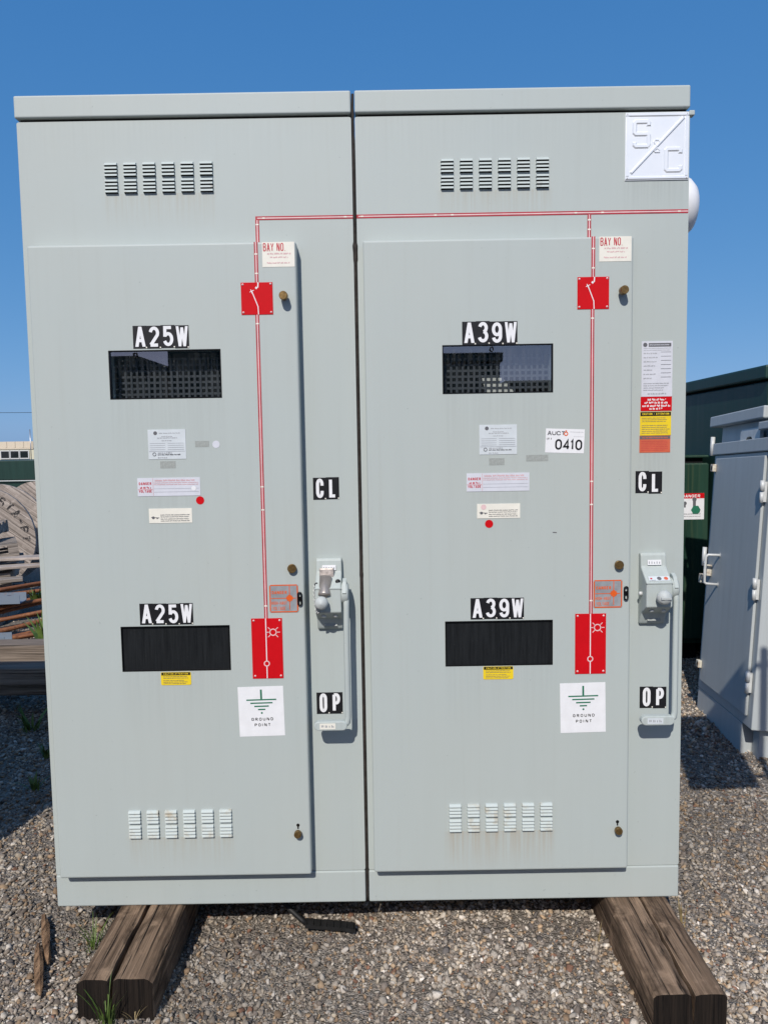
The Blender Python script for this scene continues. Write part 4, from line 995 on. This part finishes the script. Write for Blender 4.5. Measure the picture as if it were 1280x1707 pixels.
# pallets
def pallet(loc, rot, label):
    t_ = thing('pallet', label, 'pallet', loc, rot, 'old wooden pallets left of the cabinets')
    for i in range(7): MB().box(-.6, .6, -.5+.150*i, -.5+.150*i+.095, .105, .125).build('slat', 'plank', t_)
    for i in range(3): MB().box(-.6, .6, -.5+.45*i, -.41+.45*i, 0, .020).build('slat', 'plank', t_)
    for i in range(3): MB().box(-.6+.555*i, -.51+.555*i, -.5, .495, .021, .104).build('stringer', 'plank', t_)
    return t_
p = pallet((-4.15, 5.05, .44), (rad(4), rad(-3), rad(18)), 'lowest wooden pallet in the leaning pile before the cable drum')
pallet((-4.22, 5.2, .62), (rad(-2), rad(-5), rad(27)), 'middle wooden pallet in the pile before the cable drum')
pallet((-4.45, 5.3, .78), (rad(2), rad(-4), rad(14)), 'topmost wooden pallet in the pile before the cable drum')
pallet((-4.2, 5.1, .05), (0, 0, rad(9)), 'wooden pallet on the ground under the leaning pile')
pallet((-4.22, 5.1, .22), (0, 0, rad(5)), 'second wooden pallet from the ground under the leaning pile')
baulk(-4.6, -3.0, 4.55, 4.72, .60, .625, 'pale_plank', 'bleached board lying on the pallet pile', rad(22), 'board', 'loose boards on the pallets', 'board')
baulk(-4.7, -3.15, 4.75, 4.95, .66, .685, 'pale_plank', 'sunlit white board sticking out over the pallets', rad(12), 'board', 'loose boards on the pallets', 'board')
baulk(-4.9, -3.2, 4.25, 4.40, .50, .53, 'plank', 'grey board below the bleached ones', rad(25), 'board', 'loose boards on the pallets', 'board')
t_ = thing('wooden_crate', 'small brown wooden crate on the pallets against the cable drum', 'crate', (-4.66, 5.35, .92), (0, 0, rad(10)))
for i in range(3): MB().box(-.25, .25, -.2, -.18, .02+.12*i, .12+.12*i).build('slat', 'stick', t_)
for i in range(3): MB().box(.23, .25, -.178, .2, .02+.12*i, .12+.12*i).build('slat', 'stick', t_)
MB().box(-.25, .228, -.178, .2, .0, .018).build('base', 'stick', t_); MB().box(-.25, -.23, -.178, .2, .02, .36).build('side', 'stick', t_)

# cable drums
def drum(loc, rz, r, label, letters):
    t_ = thing('cable_drum', label, 'cable drum', loc, (0, 0, rz), 'wooden cable drums in the yard')
    def flange(y0, y1):
        n = 7; w_ = 2*r/n
        for i in range(n):
            za, zb = -r+w_*i+.003, -r+w_*(i+1)-.003
            pts = []
            for k in range(9):
                z = za+(zb-za)*k/8; pts.append((math.sqrt(max(r*r-z*z, 1e-4)), z))
            prof = pts+[(-x, z) for x, z in reversed(pts)]
            mb = MB(); mb.prism_y(prof, y0, y1); o = mb.build('flange_plank', 'pale_plank', t_); o.location = (0, 0, r); o.rotation_euler = (0, rad(38), 0)
    flange(-.32, -.27); flange(.27, .32)
    mb = MB(); mb.tube([(0, -.268, 0), (0, .268, 0)], r*.5, 24); o = mb.build('barrel', 'plank', t_); o.location = (0, 0, r)
    mb = MB(); mb.tube([(0, -.335, 0), (0, -.318, 0)], .07, 14); o = mb.build('hub_plate', 'rust', t_); o.location = (0, 0, r)
    if letters:
        mb = MB(); h = r*.165; cw = r*.125; rr = r*.74
        for k, ch in enumerate(letters):
            a = rad(82-11.8*k); c, s_ = math.cos(a), math.sin(a)
            T = lambda x, y, z, c=c, s_=s_: (c*rr+x*s_+z*c, y, s_*rr-x*c+z*s_)
            glyph(mb, ch, -cw/2, 0, cw, h, r*.036, -.3215, 0, T)
        o = mb.build('stencilled_letters', 'stencil', t_, recalc=False); o.location = (0, 0, r)
    return t_
drum((-4.76, 7.0, GZ-.03), rad(8), .63, 'weathered wooden cable drum with black stencilled letters on its flange', 'ONSTA-PT')
drum((-4.95, 9.2, GZ), rad(-12), .60, 'plain wooden cable drum behind the stencilled one', '')

# big green equipment box on the left
def green_box(name, x0, x1, y0, y1, z1, label, mat='green', cap=.10, over=.03, group=None, rz=0, gap=.012):
    cx, cy = (x0+x1)/2, (y0+y1)/2; a, b = (x1-x0)/2, (y1-y0)/2
    t_ = thing(name, label, 'equipment box', (cx, cy, GZ), (0, 0, rz), group); H = z1-GZ
    MB().box(-a, a, -b, b, .12, H-cap-gap).build('body', mat, t_, bevel=.008)
    MB().box(-a-over, a+over, -b-over, b+over, H-cap, H).build('lid', mat, t_, bevel=.012)
    MB().box(-a+.03, a-.03, -b+.03, b-.03, H-cap-gap-.003, H-cap+.002).build('lid_gasket', 'dark', t_)
    MB().box(-a+.05, a-.05, -b+.05, b-.05, -.01, .119).build('base', 'dark', t_)
    return t_, a, b, H
t_, a, b, H = green_box('green_equipment_box', -16, -4.2, 11, 13.5, 1.57, 'long dark green equipment box behind the cable drums', cap=.34)
MB().box(-a, a, -b-.045, -b-.035, H-.36, H-.345).build('trim_strip', 'chrome', t_)
# far building
t_ = thing('warehouse', 'low beige building far behind with ribbed parapet and dark windows', 'building', (-54, 103, 0))
MB().box(-32, 32, -8, 8, -.5, 2.45).build('wall', 'wallcream', t_)
MB().box(-32.05, 32.05, -8.05, 8.05, 2.62, 3.42).build('parapet', 'cladding', t_)
MB().box(-32.12, 32.12, -8.12, 8.12, 2.46, 2.61).build('band', 'cladding', t_)
rib = MB().box(-.10, .10, -.06, 0, 2.63, 3.41).build('parapet_rib', 'cladding', t_); rib.location = (0, -8.052, 0)
for i in range(60):
    o = rib.copy(); C.objects.link(o); o.location.x = -31.5+1.06*i; o.parent = t_
rib.location.x = 31.8
def far_window(x0, x1, z0, z1, mat='winglass', name='window'):
    MB().box(x0, x1, -8.05, -8.0, z0, z1).build(name, mat, t_)
    f_ = MB()
    for q in ((x0-.12, x0, z0-.12, z1+.12), (x1, x1+.12, z0-.12, z1+.12), (x0, x1, z1, z1+.12), (x0, x1, z0-.12, z0)): f_.box(q[0], q[1], -8.12, -8.0, q[2], q[3])
    f_.build('window_frame', 'chrome', t_)
for x in (6.0, 7.2, 8.4, -6, -7.2, -12, -13.2): far_window(x, x+1.0, 1.35, 2.2)
far_window(4.2, 5.5, .2, 2.2, 'silver', 'roller_door')
# shrub, pole and wire beside the building
mb = MB(); rg = random.Random(4)
for i in range(900):
    a_, u = rg.uniform(0, 6.28), rg.uniform(-1, 1); rr = rg.uniform(.5, 1)**.4*(1+.3*math.sin(a_*3)); q = Vector((1.9*rr*math.cos(a_)*math.sqrt(1-u*u), 1.4*rr*math.sin(a_)*math.sqrt(1-u*u), 1.35+.85*u*rr))
    d = Vector((rg.gauss(0, 1), rg.gauss(0, 1), rg.gauss(0, 1))).normalized(); e_ = d.orthogonal().normalized(); s_ = .16
    mb.add([q+d*s_, q+e_*s_, q-d*s_, q-e_*s_], [(0, 1, 2, 3)], 0)
sh = thing('shrub', 'round green shrub growing in front of the far building', 'shrub', (-47.6, 88, 0))
mb.build('crown', 'leaf2', sh, recalc=False); MB().tube([(0, 0, -.3), (.05, 0, .5), (0, 0, 1.2)], [.12, .09, .05], 8).build('trunk', 'stick', sh)
mb = MB(); mb.tube([(0, 0, 0), (0, 0, 4.1)], .05, 8); o = mb.build('slim_pole', 'steel'); o.location = (-46.3, 88.5, 0); tag(o, 'slim grey pole standing in front of the far building', 'pole')
mb = MB(); mb.tube([(0, 0, 0), (0, 0, 4.9)], .06, 8); o = mb.build('slim_pole', 'steel'); o.location = (-44.0, 94.4, 0); tag(o, 'thin mast standing at the right end of the far building in view', 'pole')
mb = MB(); mb.tube([(x, 0, 8.2+((x+10)/90)**2*1.2) for x in np.linspace(-90, 60, 24)], .035, 5); o = mb.build('overhead_wire', 'blacksteel'); o.location = (-10, 120, 0); tag(o, 'overhead wire crossing the sky above the far building', 'wire')

# ================================================================== RIGHT BACKGROUND
t_, a, b, H = green_box('green_switchgear', 2.44, 4.9, 2.40, 5.6, 2.13, 'tall dark green switchgear box with louvers behind the grey cabinet', cap=.085)
for k in range(5):
    MB().prism_y([(-.0, 0), (.12, 0), (.12, .012), (0, .012)], -.006, .0).build('louver', 'green', t_)
    o = t_.children[-1]; o.location = (-a-.006, .02, H-.36-.022*k); o.rotation_euler = (0, 0, rad(-90))
t_, a, b, H = green_box('green_transformer', .95, 2.42, 3.20, 4.4, 1.575, 'glossy mid green padmount transformer with warning sticker on its door', mat='green2', cap=.022, over=.006, gap=.036)
MB().box(-.02, a-.005, -b-.022, -b-.001, .16, H-.065).build('door', 'green2', t_, bevel=.004)
s = Sticker(a-.25, a-.035, 1.04, 1.23, -b-.0225, 'white')
s.rect(0, 1, .80, 1, 'red').text('DANGER', .56, .84, .11, 'white', .60, sw=.2).disc(.12, .90, .008, 'white', 3)
s.disc(.35, .62, .014, 'print', 10).rect(.32, .38, .46, .60, 'print').rect(.62, .72, .45, .78, 'print').disc(.67, .76, .016, 'print', 10)
s.disc(.72, .36, .035, 'greenprint', 6).rect(.62, .86, .26, .36, 'greenprint').lines(.1, .9, .18, .24, 1, 'print', .6, 0).lines(.1, .9, .10, .14, 1, 'print', .6, 0)
s.build('warning_sticker', t_, (0, 0, 0)); t_.children[-1].location = (a-.1425, -b-.0225, 1.135)
mb = MB(); mb.prism_y(arc(0, 0, .020, .020, 0, 360, 14)[:-1], -.001, 0); o = mb.build('green_dot', leaf_mat('bright_green_vinyl', (.08, .35, .06), (.10, .40, .08)), t_); o.location = (a-.215, -b-.023, 1.385)

# leaning grey outdoor cabinet
g2 = thing('outdoor_cabinet', 'light grey outdoor cabinet with side door and bent handle, at the right edge', 'electrical cabinet', (1.856, 1.325, .072), (rad(-2.1), rad(3.83), rad(-4.81)))
Wd, Dp = .50, .813
MB().box(.004, Wd, .13, Dp, -.03, .162).build('plinth', 'blue_grey', g2, bevel=.004)
MB().box(.06, Wd, .05, .128, -.03, .162).build('plinth_recess', 'blue_grey', g2, bevel=.004)
MB().box(0, Wd, 0, Dp, .165, 1.545).build('body', 'blue_grey', g2, bevel=.005)
MB().box(-.014, Wd+.014, -.014, Dp+.004, 1.548, 1.615).build('roof_flange', 'blue_grey', g2, bevel=.004)
MB().box(.03, Wd, .03, Dp-.01, 1.616, 1.712).build('neck', 'blue_grey', g2)
MB().box(-.02, Wd, .10, Dp+.07, 1.714, 1.776).build('roof_cap', 'blue_grey', g2, bevel=.006)
MB().box(-.024, Wd, -.10, .145, 1.655, 1.695).build('front_cap', 'blue_grey', g2, bevel=.005)
MB().box(.0, .10, -.02, .085, 1.697, 1.79).build('roof_block', 'chrome', g2, bevel=.004)
D2 = MB().box(-.016, -.001, .055, Dp-.065, .222, 1.525).build('door', 'blue_grey', g2, bevel=.003)
mb = MB(); mb.prism_x([(.16, 1.616), (.16, 1.66), (.175, 1.672), (.40, 1.672), (.42, 1.66), (.42, 1.616), (.345, 1.616), (.33, 1.628), (.30, 1.632), (.27, 1.628), (.255, 1.616)], -.006, .012); mb.build('lifting_lug', 'chrome', g2)
for z in (.395, .862, 1.346):
    MB().tube([(-.024, .035, z-.055), (-.024, .035, z-.003)], .0095, 10).tube([(-.024, .035, z+.003), (-.024, .035, z+.055)], .0115, 10).build('hinge', 'chrome', D2)
    MB().box(-.022, -.002, .030, .040, z-.05, z+.05).build('hinge_leaf', 'chrome', D2)
for z in (.318, 1.47):
    MB().box(-.040, -.017, Dp-.095, Dp-.055, z-.022, z+.022).build('latch', 'rustwhite', D2, bevel=.004)
    mb = MB(); mb.prism_x([(Dp-.082+.010*math.cos(u), z+.012*math.sin(u)) for u in np.linspace(0, 6.283, 12, False)], -.0415, -.0405); mb.build('latch_hole', 'dark', D2)
mb = MB(); y0 = .565
mb.tube([(-.016, y0, .978), (-.075, y0+.01, .976), (-.086, y0+.012, .966), (-.088, y0+.012, .89), (-.086, y0+.012, .820), (-.076, y0+.01, .812), (-.016, y0, .812)], .0075, 8)
mb.tube([(-.018, y0, .978), (-.0165, y0, .978)], .014, 8); mb.tube([(-.018, y0, .812), (-.0165, y0, .812)], .014, 8)
mb.build('handle', 'chrome', D2)
MB().box(-.045, -.017, Dp-.14, Dp-.10, .845, .91).build('lock_box', 'rustwhite', D2, bevel=.004)
mb = MB(); mb.tube([(-.045, Dp-.125, .905), (-.062, Dp-.125, .92), (-.045, Dp-.12, .935)], .006, 6); mb.build('padlock_shackle', 'steel', D2)
for z in (.945, 1.60): MB().tube([(-.014, Dp+.014, z-.055), (-.014, Dp+.014, z+.055)], .013, 8).build('hinge', 'chrome', g2)
MB().box(-.03, .03, Dp+.001, Dp+.04, .785, .84).build('latch', 'rustwhite', g2, bevel=.004)

# ================================================================== THE REST OF THE YARD AND AN ADDED SHADOW CASTER, OUT OF FRAME
t_ = thing('switchgear_cabinet', 'plain grey cabinet further along the row, left of the picture', 'electrical cabinet', (-2.55, .02, GZ))
MB().box(-.80, .80, -.30, .30, .12, 2.0).build('body', 'paint', t_, bevel=.006); MB().box(-.82, .82, -.32, .32, 2.0, 2.07).build('roof_cap', 'paint', t_, bevel=.006)
MB().box(-.70, .70, -.335, -.301, .24, 1.85).build('door', 'paint', t_, bevel=.006); MB().box(-.78, .78, -.28, .28, -.01, .12).build('plinth', 'dark', t_)
t_ = thing('added_shadow_board', 'added unseen grey board on a steel post, casting shade on the gravel from right of the picture', 'added shadow caster', (1.345, -.60, GZ))  # invented board, out of view, sized to shade the gravel by the outdoor cabinet
MB().box(-.285, .04, -.018, -.006, 1.50, 2.34).build('board', 'steel', t_, bevel=.003)
MB().tube([(.12, .016, -.05), (.12, .016, 2.30)], .02, 10).build('post', 'steel', t_)
for z in (1.60, 2.24): MB().box(-.27, .14, -.005, -.001, z-.015, z+.015).build('bracket', 'steel', t_)
for i, (x0, x1, y, z1, lb) in enumerate(((-4.8, -2.24, -6.0, 2.57, 'dark green box behind the photographer, far left'), (-2.20, -.30, -6.0, 3.2, 'tallest dark green box behind the photographer'), (-.24, 1.33, -6.0, 2.66, 'dark green box behind the photographer, right of the tallest'), (1.40, 3.6, -6.0, 2.36, 'lowest dark green box behind the photographer'))):
    tb, a, b, H = green_box('green_equipment_box', x0, x1, y-1.6, y, z1, lb, group='green boxes in the row behind the photographer')
    if i == 0: MB().prism_y([(-a, H-.001), (a, H-.001), (a, H+.018), (a-.27, H+.115), (-a, H+.115)], -b, b+.028).build('sloped_hood', 'green', tb)
